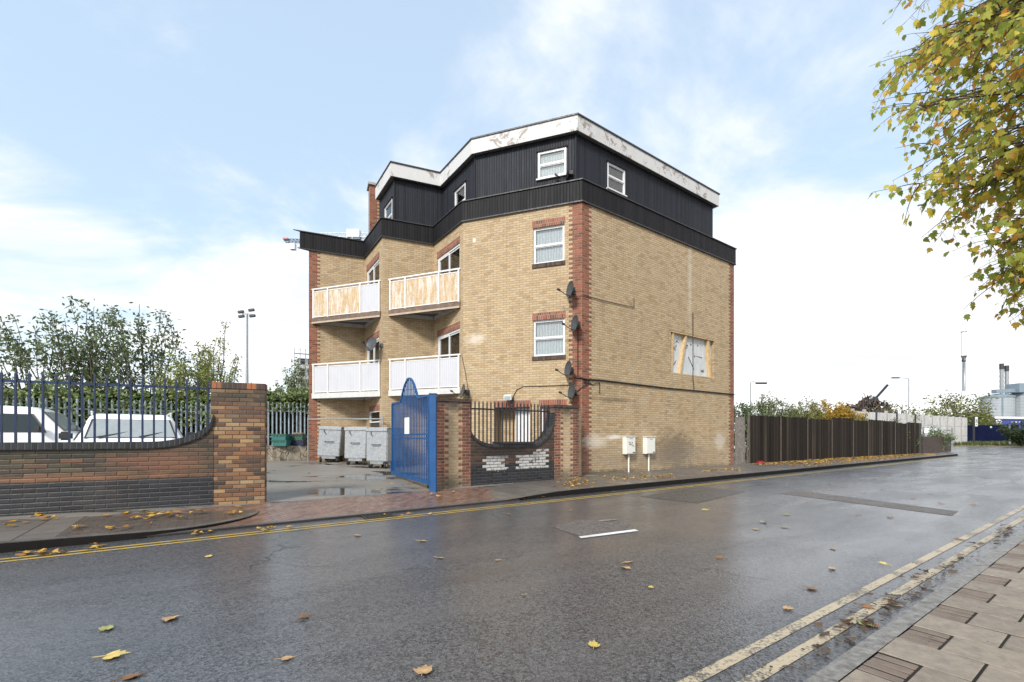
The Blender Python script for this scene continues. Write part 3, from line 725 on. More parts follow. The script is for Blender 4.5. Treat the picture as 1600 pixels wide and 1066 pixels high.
def patio_door(w, op, net):
    u0, u1, a, c = op[:4]; b = MB(); f = .07; o0, o1 = -.09, -.03; m = (u0 + u1) / 2
    b.wbox(w, u0, u0 + f, a, c, o0, o1); b.wbox(w, u1 - f, u1, a, c, o0, o1); b.wbox(w, u0 + f, u1 - f, c - f, c, o0, o1 - .002); b.wbox(w, u0 + f, u1 - f, a, a + f, o0, o1 - .002)
    fr = b.build('patio_door', M['upvc'], flats)
    for s0, s1, oo in ((u0 + f, m + .03, -.006), (m - .03, u1 - f, -.03)):
        s = MB(); g = .055
        s.wbox(w, s0, s0 + g, a + f, c - f, o0 + .002, o1 + oo); s.wbox(w, s1 - g, s1, a + f, c - f, o0 + .002, o1 + oo); s.wbox(w, s0 + g, s1 - g, c - f - g, c - f, o0 + .002, o1 + oo - .002); s.wbox(w, s0 + g, s1 - g, a + f, a + f + g, o0 + .002, o1 + oo - .002)
        s.build('sliding_leaf', M['upvc'], fr)
    p = MB(); p.wbox(w, u0 + f, u1 - f, a + f, c - f, o0 + .01, o0 + .018); p.build('pane', M['glass'], fr)
    q = MB(); q.wbox(w, u0, u1, a, c, o0 - .3, o0 - .28); q.build('room_shade', M['roomshade'], fr)  # thin dark sheet standing in for the unlit room
    q = MB(); q.wbox(w, m + .05, u1 - .05, a + .02, c - .02, o0 - .12, o0 - .10); q.build('curtain', M[net], fr)  # given the near-black material, this sheet is room shade, no cloth
    t = MB(); t.wbox(w, u0 - .02, u1 + .02, c + .002, c + .225, -.03, .004); t.build('lintel', M['soldier'], fr)
patio_door(W34, d34[0], 'roomshade'); patio_door(W34, d34[1], 'drape'); patio_door(W12, d12[0], 'net'); patio_door(W12, d12[1], 'roomshade')
# ground floor doors
def panel_door(w, op, mat, o=-.09, name='door'):
    u0, u1, a, c = op[:4]; b = MB(); b.wbox(w, u0, u1, a, c, o - .05, o); k = 4
    for i in range(k):
        x0 = u0 + (u1 - u0) * (i + .14) / k; x1 = u0 + (u1 - u0) * (i + .86) / k
        b.wbox(w, x0, x1, a + .1, c - .1, o, o + .012)
    return b.build(name, mat, flats)
panel_door(W34, d34[2], M['upvc'])
u0, u1, a, c = d12[2][:4]
b = MB(); b.wbox(W12, u0, u1, a, 1.83, -.10, -.05); dd = b.build('door', M['plastic'], flats)
b = MB(); b.wbox(W12, u0, u0 + .05, 1.83, c, -.09, -.02); b.wbox(W12, u1 - .05, u1, 1.83, c, -.09, -.02); b.wbox(W12, u0 + .05, u1 - .05, c - .05, c, -.09, -.022); b.wbox(W12, u0 + .05, u1 - .05, 1.83, 1.88, -.09, -.022); fr = b.build('transom_window', M['upvc'], flats)
b = MB(); b.wbox(W12, u0 + .05, u1 - .05, 1.88, c - .05, -.07, -.06); b.build('pane', M['glass'], fr)
b = MB(); b.wbox(W12, u0, u1, 1.84, c, -.3, -.28); b.build('room_shade', M['roomshade'], fr)  # dark sheet in place of the unlit space behind the transom
b = MB(); b.wbox(W12, u0 - .02, u1 + .02, c + .002, c + .225, -.03, .004); b.build('lintel', M['soldier'], flats)
# porch
u0, u1, a, c = porch[:4]; um = W45.u(801)
b = MB(); b.wbox(W45, u0 + .002, um, a, c - .002, -.62, -.55); b.build('porch_wall', mats['12'], flats)
panel_door(W45, [um, u1 - .03, a, c - .02], M['upvc'], -.30)
b = MB(); b.wbox(W45, u0 - .03, u1 + .03, c + .002, c + .225, -.03, .004); b.build('lintel', M['soldier'], flats)
u0, u1, a, c = side[:4]
b = MB(); b.wbox(W45, u0, u1, a, c, -.30, -.25); b.build('room_shade', M['roomshade'], flats)  # dark sheet painted for the shade behind the pane
b = MB(); b.wbox(W45, u0 + .02, u0 + .14, a, c, -.24, -.10); b.wbox(W45, u0 + .14, u1 - .02, c - .1, c - .01, -.24, -.12); b.wbox(W45, u1 - .12, u1 - .02, a, c - .1, -.24, -.10); fr = b.build('window', M['upvc'], flats)
b = MB(); b.wbox(W45, u0 + .14, u1 - .12, a, c - .1, -.2, -.19); b.build('pane', M['glass'], fr)
b = MB(); b.wbox(W45, u0 - .03, u1 + .03, c + .002, c + .225, -.03, .004); b.build('lintel', M['soldier'], flats)
# boarded-up opening on the flank
k = NT('foil_faced_board'); Pn = k.pos()
k.done(k.mix(k.mr(k.noise(k.scl(Pn, (3, 3, 1)), 1.5, 7, .7), .4, .7, 0, 1), (.58, .60, .60), (.40, .43, .43)), .5)
u0, u1, a, c = blk[:4]
b = MB(); b.wbox(W56, u0 + .002, u1 - .002, a + .002, c - .002, -.20, -.16); opn = b.build('boarded_opening', k.m, flats)
def stud(xt, xb, wd, o0=-.158, o1=-.04):
    b = MB(); ut, ub = W56.u(xt), W56.u(xb)
    A = [W56.p(ub, a, o0), W56.p(ub + wd, a, o0), W56.p(ub + wd, a, o1), W56.p(ub, a, o1)]; T = [W56.p(ut, c, o0), W56.p(ut + wd, c, o0), W56.p(ut + wd, c, o1), W56.p(ut, c, o1)]
    b.face(A[::-1]); b.face(T)
    for i in range(4): j = (i + 1) % 4; b.face([A[i], A[j], T[j], T[i]])
    b.build('stud', M['timber'], opn)
stud(1052.5, 1049.2, .10); stud(1073, 1063.5, .10); stud(1107, 1111, .12)
b = MB(); b.wbox(W56, u0 + .002, u1 - .002, c - .05, c - .002, -.158, -.01); b.build('head_plate', M['timber'], opn)
redm = plain('red_marker', (.22, .04, .04), .6); blm = plain('dark_marker', (.04, .04, .05), .6)
r2 = random.Random(11)
b1, b2 = MB(), MB()
def scrib(bb, cx, cz, sz, n):
    pts = []
    for i in range(n): pts.append(W56.p(cx + r2.uniform(-1, 1) * sz, cz + r2.uniform(-1, 1) * sz, -.155))
    bb.tube(pts, .009, 4)
for (x, y, n) in ((1063.5, 533.5, 6), (1059.5, 542, 5), (1053, 558, 4), (1059, 567, 6)): uu, zz = g56(x, y); scrib(b1, uu, zz, .13, n)
for (x, y) in ((1085, 537.5), (1096, 539), (1091, 556)): uu, zz = g56(x, y); b1.wbox(W56, uu - .03, uu + .03, zz - .03, zz + .03, -.159, -.150)
for (x, y, n) in ((1077, 541, 5), (1103, 579, 6)): uu, zz = g56(x, y); scrib(b2, uu, zz, .13, n)
b2.tube([W56.p(*g56(1081, 557), -.15), W56.p(*g56(1086, 568), -.15), W56.p(*g56(1089.5, 577), -.15)], .013, 4); b2.tube([W56.p(*g56(1094, 556), -.15), W56.p(*g56(1103, 558.5), -.15)], .008, 4)
b1.build('marker_scribble', redm, opn); b2.build('dark_scribble', blm, opn)  # random scribbled strokes and square dots, no letters

# chimney wall behind the left parapet
cb = brick('chimney_brick', BUFF, L=3, ql=True)
ch0 = V2(-6.05, 19.05); cw = Wall(ch0, ch0 + W01.e * .95)
b = MB(); b.wall(cw, ZB, 12.0, o=0); cb2 = Wall(ch0 - W01.n * .5, ch0); b.wall(cb2, ZB, 12.0)
q = cw.b - W01.n * .5; b.wall(Wall(cw.b, q), ZB, 12.0); b.wall(Wall(q, cb2.a), ZB, 12.0)
chm = b.build('chimney', cb, flats)
b = MB(); b.wbox(cw, -.07, 1.02, 12.0, 12.1, -.57, .07); b.build('chimney_cap', M['concrete'], chm)

# balconies: triangular decks in the saw teeth
def balcony(wl, xl, wr, xr, inner, zf, upper):
    L = wl.a + wl.e * wl.u(xl) + wl.n * .02; Rr = wr.a + wr.e * wr.u(xr) + wr.n * .02; I = Vector(inner)
    w = Wall(L, Rr); n = w.L
    mdeck = M['rustpaint'] if upper else M['greypaint']
    base = MB(); base.prism([L, I, Rr], zf - .05, zf, 0); bal = base.build('balcony', M['soffit'], flats)
    b = MB(); b.wbox(w, -.03, n + .03, zf - .20, zf + .0, -.08, .04); b.build('front_beam', mdeck, bal)
    if upper:
        b = MB(); b.wbox(w, -.02, n + .02, zf - .215, zf - .15, .041, .055); b.build('beam_trim', plain('faded_timber_trim', (.42, .33, .24), .7, dirt=((.2, .12, .08), .5)), bal)
    b = MB()
    for A, B in ((L, I), (I, Rr)):
        d = (B - A).normalized(); b.bar((*(A + d * .08), zf - .13), (*(B - d * .04), zf - .13), .07, .13)
    m = (L + Rr) / 2; b.bar((*((m + L) / 2), zf - .11), (*((I + Rr) / 2), zf - .11), .05, .1); b.build('joist', M['greypaint'], bal)
    top = 1.16; b = MB(); b.wbox(w, -.04, n + .04, zf + top - .05, zf + top, -.03, .03); b.build('top_rail', M['whitepaint'], bal)
    fr = [0, .232, .725, 1.0]
    for f in fr:
        u = .03 + f * (n - .06); t = .03 if f in (0, 1.0) else .028
        b = MB(); b.wbox(w, u - t, u + t, zf - (.0), zf + top - .05, -.03, .032); b.build('rail_post', M['whitepaint'], bal)
    for i in range(3):
        a_, c_ = .06 + fr[i] * (n - .06), fr[i + 1] * (n - .06)
        b = MB(); b.wbox(w, a_, c_, zf + .06, zf + top - .14, -.012, .004)
        b.build('infill_panel', (M['ply'] if upper and not (i == 2 and xl < 500) else M['screen']), bal)
        for zz0, zz1 in ((top - .14, top - .11), (.03, .06)):
            b = MB(); b.wbox(w, a_, c_, zf + zz0, zf + zz1, -.016, .012); b.build('panel_rail', M['whitepaint'], bal)
    return bal
for zf, up in ((z1, False), (z2, True)):
    balcony(W23, 608.8, W34, 719.0, P3, zf, up); balcony(W01, 489.0, W12, 594.6, P1, zf, up)

# ------------------------------------------------------------------ things fixed to the flats
def dish_at(x, y, w, o, label, yaw, size=.25, tilt=6, at=None):
    loc = w.p(w.u(x), w.z(x, y), 0) if at is None else at
    r = thing('satellite_dish', label, 'satellite dish', loc, 'satellite dishes on the brickwork')
    n = Vector((w.n.x, w.n.y, 0)); c = loc + n * o
    d = Vector((math.cos(rad(yaw)) * math.cos(rad(tilt)), math.sin(rad(yaw)) * math.cos(rad(tilt)), math.sin(rad(tilt))))
    b = MB(); prof = [(size * i / 6, .055 * (i / 6) ** 2) for i in range(7)] + [(size, .062)] + [(size * i / 6, .055 * (i / 6) ** 2 - .012) for i in range(5, -1, -1)]
    b.lathe([(max(q, .001), h) for q, h in prof], axis='z', n=24)
    q = Vector((0, 0, 1)).rotation_difference(d)
    b.v = [tuple(q @ Vector(v) + c) for v in b.v]; b.build('reflector', M['dish'], r)
    s = Vector((0, 0, -1)); low = c + d * .03 + (s - d * s.dot(d)).normalized() * size * .85
    b = MB(); foc = c + d * .40 + Vector((0, 0, -.10)); b.tube([low, (low + foc) / 2 + Vector((0, 0, -.03)), foc], .012, 6); b.build('feed_arm', M['cable'], r)
    b = MB(); b.bar(foc - d * .02 , foc + d * .07 + Vector((0, 0, .02)), .06, .05); b.build('receiver', M['cable'], r)
    b = MB(); b.tube([loc - n * .01, loc + n * o * .6 + Vector((0, 0, -.03)), c - d * .02], .02, 6); b.box(loc + n * .012 , (.12, .12, .16)); b.box(c - d * .06, (.12, .12, .12)); b.build('wall_bracket', M['plastic'], r)
    return r
dish_at(896, 457, W45, .30, 'highest dark dish on the brick front, beside the red corner bricks', 197)
dish_at(903, 509, W45, .28, 'dark dish beside the middle sash window, level with its top half', 197)
dish_at(893, 579, W45, .30, 'dark dish just below the sill of the middle sash window', 197)
dish_at(898, 613, W45, .26, 'lowest dark dish, just above the end pillar of the front wall', 197, .25)
dish_at(588, 540, W12, .35, 'round dark dish standing above the lower white balcony nearest the bins', 238, .27, 15, at=W12.p(W12.L - .06, W12.z(596, 541), 0))
dish_at(731, 613, W45, .30, 'dark dish on the wall just behind the gate pillar', 197, .25, 12)
dish_at(890, 273, MW['45'], .10, 'small slim grey dish beside the black boarded top floor window', 170, .22, 10)
def cable(name, pts, label, r=.012, mat='cable', cat='cable', group=None):
    b = MB(); b.tube(pts, r, 6); o = b.build(name, M[mat]); return tag(o, label, cat, group)
wp = lambda w, x, y, o=.02: w.p(w.u(x), w.z(x, y), o)
cable('cable', [wp(W45, 898, 590), W45.p(W45.L, W56.z(909.8, 591), .03)] + [W56.p(W56.u(x), W56.z(x, y), .03) for x, y in ((915, 593), (935, 594), (990, 600.5), (1040, 606.5), (1090, 611), (1146, 616.5))], 'thick black cable bundle running along the flank below the boarded opening', .028)
cable('cable', [W56.p(W56.u(x), W56.z(x, y), .025) for x, y in ((911, 597), (925, 601), (936, 598), (936, 615))], 'short black cable drooping from the bundle at the corner', .013)
cable('cable', [wp(W45, 902, 612, .03), wp(W45, 906, 608, .03), W56.p(.05, W56.z(911, 604), .03), W56.p(W56.u(922), W56.z(922, 594), .03)], 'black lead looping from the lowest dish round the corner', .012)
cable('cable', [W56.p(W56.u(x), W56.z(x, y), .025) for x, y in ((910.5, 461), (940, 470), (989.5, 480.5), (989.7, 466))], 'thin black cable running from the highest dish across the flank', .011)
cable('cable', [W56.p(W56.u(x), W56.z(x, y), .02) for x, y in ((1082, 489), (1082, 517), (1082, 590), (1084, 610))], 'vertical black cable passing down across the boarded opening', .014)
cable('cable', [wp(W45, x, y, .02) for x, y in ((903, 514), (903, 560), (903, 588))], 'vertical black cable on the red corner bricks between two dishes', .016)
cable('cable', [wp(W45, x, y, .02) for x, y in ((802, 620), (808, 609), (818, 604), (850, 603.5), (893, 602))], 'thin cable running from the floodlight towards the corner dishes', .010)
cable('cable', [wp(W45, x, y, .03) for x, y in ((722, 556), (728, 585), (734, 622))], 'thin slack wire hanging from the lower balcony to the gate pillar', .008)
fl = thing('floodlight', 'small grey floodlight above the porch opening', 'floodlight', wp(W45, 797, 627, 0))
b = MB(); c = wp(W45, 797, 622, .16); e = Vector((W45.e.x, W45.e.y, 0)); nn_ = Vector((W45.n.x, W45.n.y, 0))
b.obox(c - e * .13 - Vector((0, 0, .06)), e * .26, nn_ * .10 + Vector((0, 0, -.03)), (0, 0, .16)); b.build('lamp_housing', M['meter'], fl)
b = MB(); b.obox(c - e * .11 + nn_ * .102 - Vector((0, 0, .08)), e * .22, nn_ * .006, (0, 0, .12)); b.build('lamp_lens', M['carscreen'], fl)
b = MB(); b.wbox(W45, W45.u(799), W45.u(803), W45.z(800, 634), W45.z(800, 621), 0, .10); b.build('bracket', M['plastic'], fl)
def meter(x0, x1, yt, yb, yg, label, marks):
    u0, u1 = W56.u(x0), W56.u(x1); zt, zb = W56.z(x0, yt), W56.z(x0, yb)
    r = thing('meter_box', label, 'meter box', W56.p((u0 + u1) / 2, .1, 0), 'meter boxes on the flank')
    b = MB(); b.wbox(W56, u0, u1, zb, zt, 0, .16); bevel(b.build('box', M['meter'], r), .012)
    b = MB(); b.wbox(W56, u0 + .025, u1 - .025, zb + .03, zt - .04, .161, .175); dr = b.build('door', M['meter'], r)
    b = MB(); b.wbox(W56, u1 - .16, u1 - .05, zb + .05, zb + .075, .175, .185); b.build('latch', M['plastic'], dr)
    b = MB(); b.wbox(W56, u0 - .02, u1 + .02, zt, zt + .02, -.005, .19); b.build('lid', M['meter'], r)
    b = MB(); b.tube([W56.p((u0 + u1) / 2, zb, .07), W56.p((u0 + u1) / 2, .09, .07)], .028, 8); b.build('pipe', M['meter'], r)
    b = MB(); um = (u0 + u1) / 2; zm = zb + (zt - zb) * .8; b.wbox(W56, um - .08, um + .08, zm + .04, zm + .055, .176, .178); mk = b.build('label_strip', M['plastic'], dr)
    if marks:
        b = MB(); zq = zb + (zt - zb) * .60
        sp = lambda du, dz: W56.p(um + du, zq + dz, .179)
        b.tube([sp(-.12, .04), sp(-.06, .06), sp(-.04, .03), sp(-.10, -.03), sp(-.02, -.02)], .008, 4); b.tube([sp(.0, -.05), sp(.07, .05)], .008, 4)
        b.tube([sp(.02, .04), sp(.05, .03), sp(.03, .01)], .007, 4); b.tube([sp(.05, -.06), sp(.10, -.04), sp(.08, -.08), sp(.14, -.09)], .008, 4); b.build('pen_scrawl', blm, dr)
meter(972.3, 987.0, 682.3, 710, 741, 'cream meter box with black pen scrawl on its door', True)
meter(1004, 1018, 683, 709.5, 740, 'plain cream meter box nearer the timber fence', False)
# ------------------------------------------------------------------ entrance: gate, pillars, front walls
DT = Vector((TD.x, TD.y, 0))
pillm = lambda L, n: brick('pillar_brick_' + n, BUFF, (.33, .27, .21), diamond=(L / 2, .13), dirt=.5, stain=[(L / 2, 2.3, 1.2, .6, (.03, .024, .021), .85), (.3, .15, .9, .35, (.08, .075, .05), .7), (L, 1.2, .3, 1.2, (.06, .04, .03), .5)])
def pillar(p, L, zt, label, dp=.5, z0=.02):
    r = thing('gate_pillar', label, 'brick pillar', (p.x, p.y, z0)); w = Wall(p, p + TD * L)
    m = pillm(L, label[:4])
    b = MB(); q = w.p(0, 0, -dp); q2 = w.p(L, 0, -dp)
    b.wall(w, z0, zt - .075); b.wall(Wall((q.x, q.y), (w.a.x, w.a.y)), z0, zt - .075); b.wall(Wall(w.b, (q2.x, q2.y)), z0, zt - .075); b.wall(Wall((q2.x, q2.y), (q.x, q.y)), z0, zt - .075); b.build('shaft', m, r)
    b = MB(); b.wbox(w, -.02, L + .02, zt - .075, zt, -dp - .02, .02); b.build('cap', brick('dark_cap_brick', BROWNBK, (.06, .05, .05), bw=.11, dirt=.3), r)
    return w
gp = V2(-1.78, 10.45)
wp1 = pillar(gp, .93, 2.23, 'tall red and yellow diamond patterned brick pillar next to the blue gate')
# swept front wall
def swept_wall(name, label, A, B, zt, rl, zl, rr, zr_, lowz, palette, mort, cop, thick=.30, ch=.115, dirt=.3, z0=.02, stain=None):
    w = Wall(A, B); r = thing(name, label, 'brick wall', (A.x, A.y, z0)); n = 60
    def top(u):
        z = zt
        if rl and u < rl: k = 1 - u / rl; z = max(z, zt + (zl - zt) * (1 - math.sqrt(max(0, 1 - k * k))))
        if rr and u > w.L - rr: k = 1 - (w.L - u) / rr; z = max(z, zt + (zr_ - zt) * (1 - math.sqrt(max(0, 1 - k * k))))
        return z
    us = [w.L * i / n for i in range(n + 1)]
    if rl: us = sorted(set(us + [rl * i / 14 * .3 for i in range(14)]))
    if rr: us = sorted(set(us + [w.L - rr * i / 14 * .3 for i in range(14)]))
    b = MB(); c = MB()
    for i in range(len(us) - 1):
        u, v = us[i], us[i + 1]; a, d = top(u) - ch, top(v) - ch
        for o, fl in ((0, 1), (-thick, -1)):
            q = [w.p(u, z0, o), w.p(v, z0, o), w.p(v, d, o), w.p(u, a, o)]; uv = [(u, z0), (v, z0), (v, d), (u, a)]
            b.face(q[::fl], uv[::fl])
    b.build('masonry', brick(name + '_brick_' + label[:5].strip(), palette, mort, low=(lowz, BLUEBK), stain=stain, dirt=dirt, bumps=.9, gloss=.6, bw=.225 if rl else .28), r)
    acc = 0
    for i in range(len(us) - 1):
        u, v = us[i], us[i + 1]; a, d = top(u), top(v); l = math.hypot(v - u, d - a)
        F0 = [w.p(u, a - ch, .03), w.p(v, d - ch, .03), w.p(v, d, .03), w.p(u, a, .03)]; B0 = [w.p(u, a - ch, -thick - .03), w.p(v, d - ch, -thick - .03), w.p(v, d, -thick - .03), w.p(u, a, -thick - .03)]
        c.face(F0, [(acc, 0), (acc + l, 0), (acc + l, .11), (acc, .11)]); c.face(B0[::-1])
        c.face([F0[3], F0[2], B0[2], B0[3]], [(acc, 0), (acc + l, 0), (acc + l, .2), (acc, .2)]); c.face([F0[1], F0[0], B0[0], B0[1]]); acc += l
    c.build('coping', cop, r)
    return w, top, r
copm = brick('blue_black_coping', BLUEBK, (.05, .05, .05), bw=.075, bh=.3, gloss=.45, dirt=.4, dirtcol=(.05, .055, .03))
A = wp1.b + TD * .0; pr0 = V2(1.09, 12.62); 
wall_end = A + TD * ((pr0 - A).dot(TD))
off2 = wall_end
blots_lit = []
Lw = (wall_end - A).length; wtmp = Wall(A, wall_end)
for (x, y, ru, rv, col, amt) in ((774, 725, .36, .22, (.50, .49, .475), 1.6), (820, 721, .32, .20, (.50, .49, .475), 1.5), (846, 716, .22, .28, (.50, .49, .475), 1.5), (790, 705, 1.4, .3, (.018, .014, .012), .8), (800, 697, .9, .05, (.28, .30, .31), .7)):  # narrow pale last entry paints the lit brick row below the ledge
    blots_lit.append((wtmp.u(x), wtmp.z(x, y), ru, rv, col, amt))
w2, top2, r = swept_wall('front_wall', 'low brick wall with blackened face, white paint blots and swept black coping between two pillars', A, wall_end, 1.12, .75, 1.52, .75, 1.98, .62, BROWNBK, (.07, .055, .045), copm, stain=blots_lit, ch=.085)
b = MB(); b.wbox(w2, .85, w2.L - .75, 1.125, 1.17, -.36, .09); b.build('ledge', M['blackpaint'], r)
pl2 = wall_end; pillar(pl2, .93, 2.2, 'end pillar of red and yellow bricks below the corner dishes', .5)
# short link between the end pillar and the block
ln0 = pl2 + TD * .93 - TN * -.0; wl = Wall(ln0 - TN * .25, V2(P5.x - .02, P5.y - .02))
b = MB(); b.wall(wl, .02, 2.1); lk = b.build('link_wall', mats['12']); tag(lk, 'narrow buff brick return between the end pillar and the corner of the flats', 'brick wall')
def railings(name, label, w, u0, u1, topz, botf, sp, mat, o=-.16, thick=.02, rails=(.12,), group=None):
    r = thing(name, label, 'railings', w.p(u0, .1, o), group); n = int((u1 - u0) / sp)
    for z in rails:
        b = MB(); b.wbox(w, u0, u1, topz - z - .02, topz - z + .02, o - .008, o + .008); b.build('cross_rail', mat, r)
    for i in range(n + 1):
        u = u0 + (u1 - u0) * (i + .5) / (n + 1); b = MB(); b.wbox(w, u - thick / 2, u + thick / 2, botf(u) - .05, topz + .01, o - thick / 2 - .009, o + thick / 2 + .009)
        p = w.p(u, topz + .01, o)
        T = [w.p(u - thick / 2, topz + .01, o - thick / 2), w.p(u + thick / 2, topz + .01, o - thick / 2), w.p(u + thick / 2, topz + .01, o + thick / 2), w.p(u - thick / 2, topz + .01, o + thick / 2)]; ap = w.p(u, topz + .07, o)
        for k in range(4): b.face([T[k], T[(k + 1) % 4], ap])
        b.build('upright', mat, r)
    return r
railings('railings', 'dark upright bars above the swept wall in front of the porch', w2, .04, w2.L - .04, 2.17, lambda u: top2(u), .118, M['blackpaint'], rails=(.16,))
# left pier and wall
pier = thing('gate_pier', 'thick weathered pier of mixed orange, brown and blackened bricks', 'brick pier', (-5.0, 8.2, .05))
pa = G(329.5, 789.5, .1); pb = G(413.5, 785.5, .1); wpi = Wall((pa.x, pa.y), (pb.x, pb.y)); pz = 2.30
pm = brick('pier_brick', PIER, (.075, .062, .05), m=.013, bumps=1.0, dirt=.6, dirtcol=(.04, .036, .022), stain=[(.45, 2.05, 1.0, .22, (.04, .035, .025), .75)], gloss=.7)
b = MB(); q = wpi.p(0, 0, -.24); q2 = wpi.p(wpi.L, 0, -.24)
for w_ in (wpi, Wall(wpi.b, (q2.x, q2.y)), Wall((q2.x, q2.y), (q.x, q.y)), Wall((q.x, q.y), wpi.a)): b.wall(w_, 0, pz - .11)
b.build('shaft', pm, pier)
b = MB(); b.wbox(wpi, -.012, wpi.L + .012, pz - .11, pz, -.252, .012); b.build('soldier_cap', brick('pier_cap_brick', [(0, (.05, .035, .03)), (.4, (.10, .05, .03)), (.55, (.30, .10, .04)), (.8, (.36, .13, .05)), (1, (.06, .045, .04))], (.08, .065, .05), bw=.078, bh=.3, dirt=.3), pier)
rc = random.Random(5); b = MB()
wa = V2(*G(330, 789.6, .1)[:2]); wdir = (wa - V2(*G(0, 809, .1)[:2])).normalized(); w0 = wa - wdir * 9.0
wa2 = wa + wdir * .03
wl_, topl, r = swept_wall('front_wall', 'long mossy brick wall with dark blue lower courses and coping sweeping up to the pier', w0, wa2, 1.235, 0, 0, .95, 1.72, .62, MOSS, (.035, .03, .024), copm, z0=.0, dirt=.6, stain=[(8.3, .9, .9, .3, (.19, .08, .045), .6), (6, .665, 4.5, .07, (.24, .105, .05), .6), (5, 1.10, 5, .16, (.026, .026, .015), .9), (5.2, .92, 1.8, .2, (.05, .055, .02), .55), (2.6, .9, 1.2, .25, (.05, .055, .02), .5)])
railings('railings', 'blue painted railings with pointed bars on top of the long mossy wall', wl_, 1.2, wl_.L - .02, 2.30, lambda u: topl(u), .158, M['bluedark'], thick=.022, rails=(.11,))
# gate
HG = V2(-1.83, 10.0); FG = V2(-3.42, 12.8)
gate = thing('entrance_gate', 'open blue steel gate with arched centre and a small white notice', 'gate', (HG.x, HG.y, .1))
gw = Wall(FG, HG); GL = gw.L
b = MB(); pc = G(676.5, 767.6, .1)
b.box((pc.x, pc.y + .03, 1.17), (.155, .155, 2.18)); b.box((pc.x, pc.y + .03, 2.27), (.17, .17, .02)); bevel(b.build('gate_post', M['blue'], gate), .008)
zb_, zs_ = .235, 2.24
def gtop(u):
    k = abs((u - GL / 2) / .74)
    return zs_ + (.55 * (1 - k ** 1.9) if k < 1 else 0)
b = MB(); b.wbox(gw, 0, .07, zb_, zs_, -.03, .03); b.wbox(gw, GL - .07, GL, zb_, zs_, -.03, .03)
b.wbox(gw, .07, GL - .07, zb_, zb_ + .10, -.028, .028)
for z in (1.27, 1.37): b.wbox(gw, .07, GL - .07, z - .018, z + .018, -.012, .012)
n = 56
for i in range(n):
    u, v = GL * i / n, GL * (i + 1) / n
    b.bar(gw.p(u, gtop(u), 0), gw.p(v + .005, gtop(v), 0), .045, .045, up=(gw.n.x, gw.n.y, 0))
b.build('gate_frame', M['blue'], gate)
nb = 25
for i in range(nb):
    u = .07 + (GL - .14) * (i + .5) / nb
    b = MB(); b.tube([gw.p(u, zb_ + .09, 0), gw.p(u, gtop(u), 0)], .0145, 6); b.build('gate_bar', M['blue'], gate)
for z in (.45, 1.75):
    b = MB(); b.tube([gw.p(GL + .03, z - .06, 0), gw.p(GL + .03, z + .06, 0)], .03, 8); b.build('hinge', M['blue'], gate)
u0 = gw.u(633.5); u1 = gw.u(640.5)
b = MB(); b.wbox(gw, u0, u1, 1.38, 1.80, .017, .024); b.build('notice_plate', plain('white_notice', (.80, .80, .80), .4, var=.02), gate)
b = MB(); b.wbox(gw, -.03, .06, .62 - .3, .62 + .0, -.05, .05); b.build('lock_box', M['blue'], gate)

# ------------------------------------------------------------------ yard: bins, rail, retaining wall, crates
def make_bin():
    r = thing('wheeled_bin', 'x', 'bin', (0, 0, 0), 'galvanised bins in the yard')
    w, d, z0, z1 = .86, 1.05, .24, 1.34
    lo = [(-w / 2 + .0, 0), (w / 2 - .03, 0), (w / 2 - .03, d), (-w / 2, d)]
    b = MB()
    B_ = [Vector((-w / 2 + .0, .05, z0)), Vector((w / 2 - .06, .05, z0)), Vector((w / 2 - .06, d - .04, z0)), Vector((-w / 2, d - .04, z0))]
    T_ = [Vector((-w / 2 + .05, 0, z1)), Vector((w / 2, 0, z1)), Vector((w / 2, d, z1)), Vector((-w / 2 + .05, d, z1))]
    b.face(B_[::-1]); b.face(T_)
    for i in range(4): j = (i + 1) % 4; b.face([B_[i], B_[j], T_[j], T_[i]])
    bevel(b.build('body', M['galv'], r), .025, 2)
    b = MB(); b.box((.025, d / 2, z1 + .015), (w - .02, d + .04, .035)); b.obox((-w / 2 + .03, -.022, z1 - .10), (w - .04, 0, 0), (0, .02, 0), (0, 0, .13)); bevel(b.build('lid', M['galv'], r), .01)
    b = MB(); b.obox((-.26, -.005 + .03, z0 - .09), (.5, 0, 0), (0, .9, 0), (0, 0, .09)); b.build('chassis', M['steel'], r)
    b = MB(); b.tube([(-.17, .02, .80), (-.15, -.035, .80), (.13, -.035, .80), (.15, .02, .80)], .014, 6); b.build('handle', M['plastic'], r)
    b = MB(); b.tube([(-.20, .0, 1.26), (-.19, -.03, 1.17), (-.14, -.02, 1.08)], .012, 5); b.build('catch', M['plastic'], r)
    for x in (-.32, .28):
        for y in (.14, d - .16):
            b = MB(); b.lathe([(.035, -.03), (.095, -.03), (.105, -.018), (.105, .018), (.095, .03), (.035, .03)], (x, y, .105), 'x', 16); wh = b.build('wheel', M['rubber'], r)
            b = MB(); b.lathe([(.001, -.032), (.06, -.032), (.06, .032), (.001, .032)], (x, y, .105), 'x', 14); b.build('rim', M['steel'], wh)
            b = MB(); b.bar((x, y, .21), (x, y, .12), .075, .05); b.build('caster_fork', M['plastic'], wh)
    return r
proto = make_bin()
spots = [(513, 727, 16.9, 8, 'galvanised wheeled bin nearest the stone retaining wall, leaning over a little', 2.5), (555, 731, 16.0, -4, 'galvanised wheeled bin standing between two other bins', 0), (588, 735.5, 14.9, -17, 'galvanised wheeled bin closest to the blue gate, its side panel in view', 0)]
for i, (x, y, Y, yaw, lab, lean) in enumerate(spots):
    o = proto if i == 0 else copy_tree(proto)
    p = AT(x, y, Y); s_ = p.x * TN.x + p.y * TN.y
    o.location = (p.x, p.y, yz(s_) - .005); o.rotation_euler = (0, rad(lean), rad(yaw)); o['label'] = lab
    for ch in o.children: pass
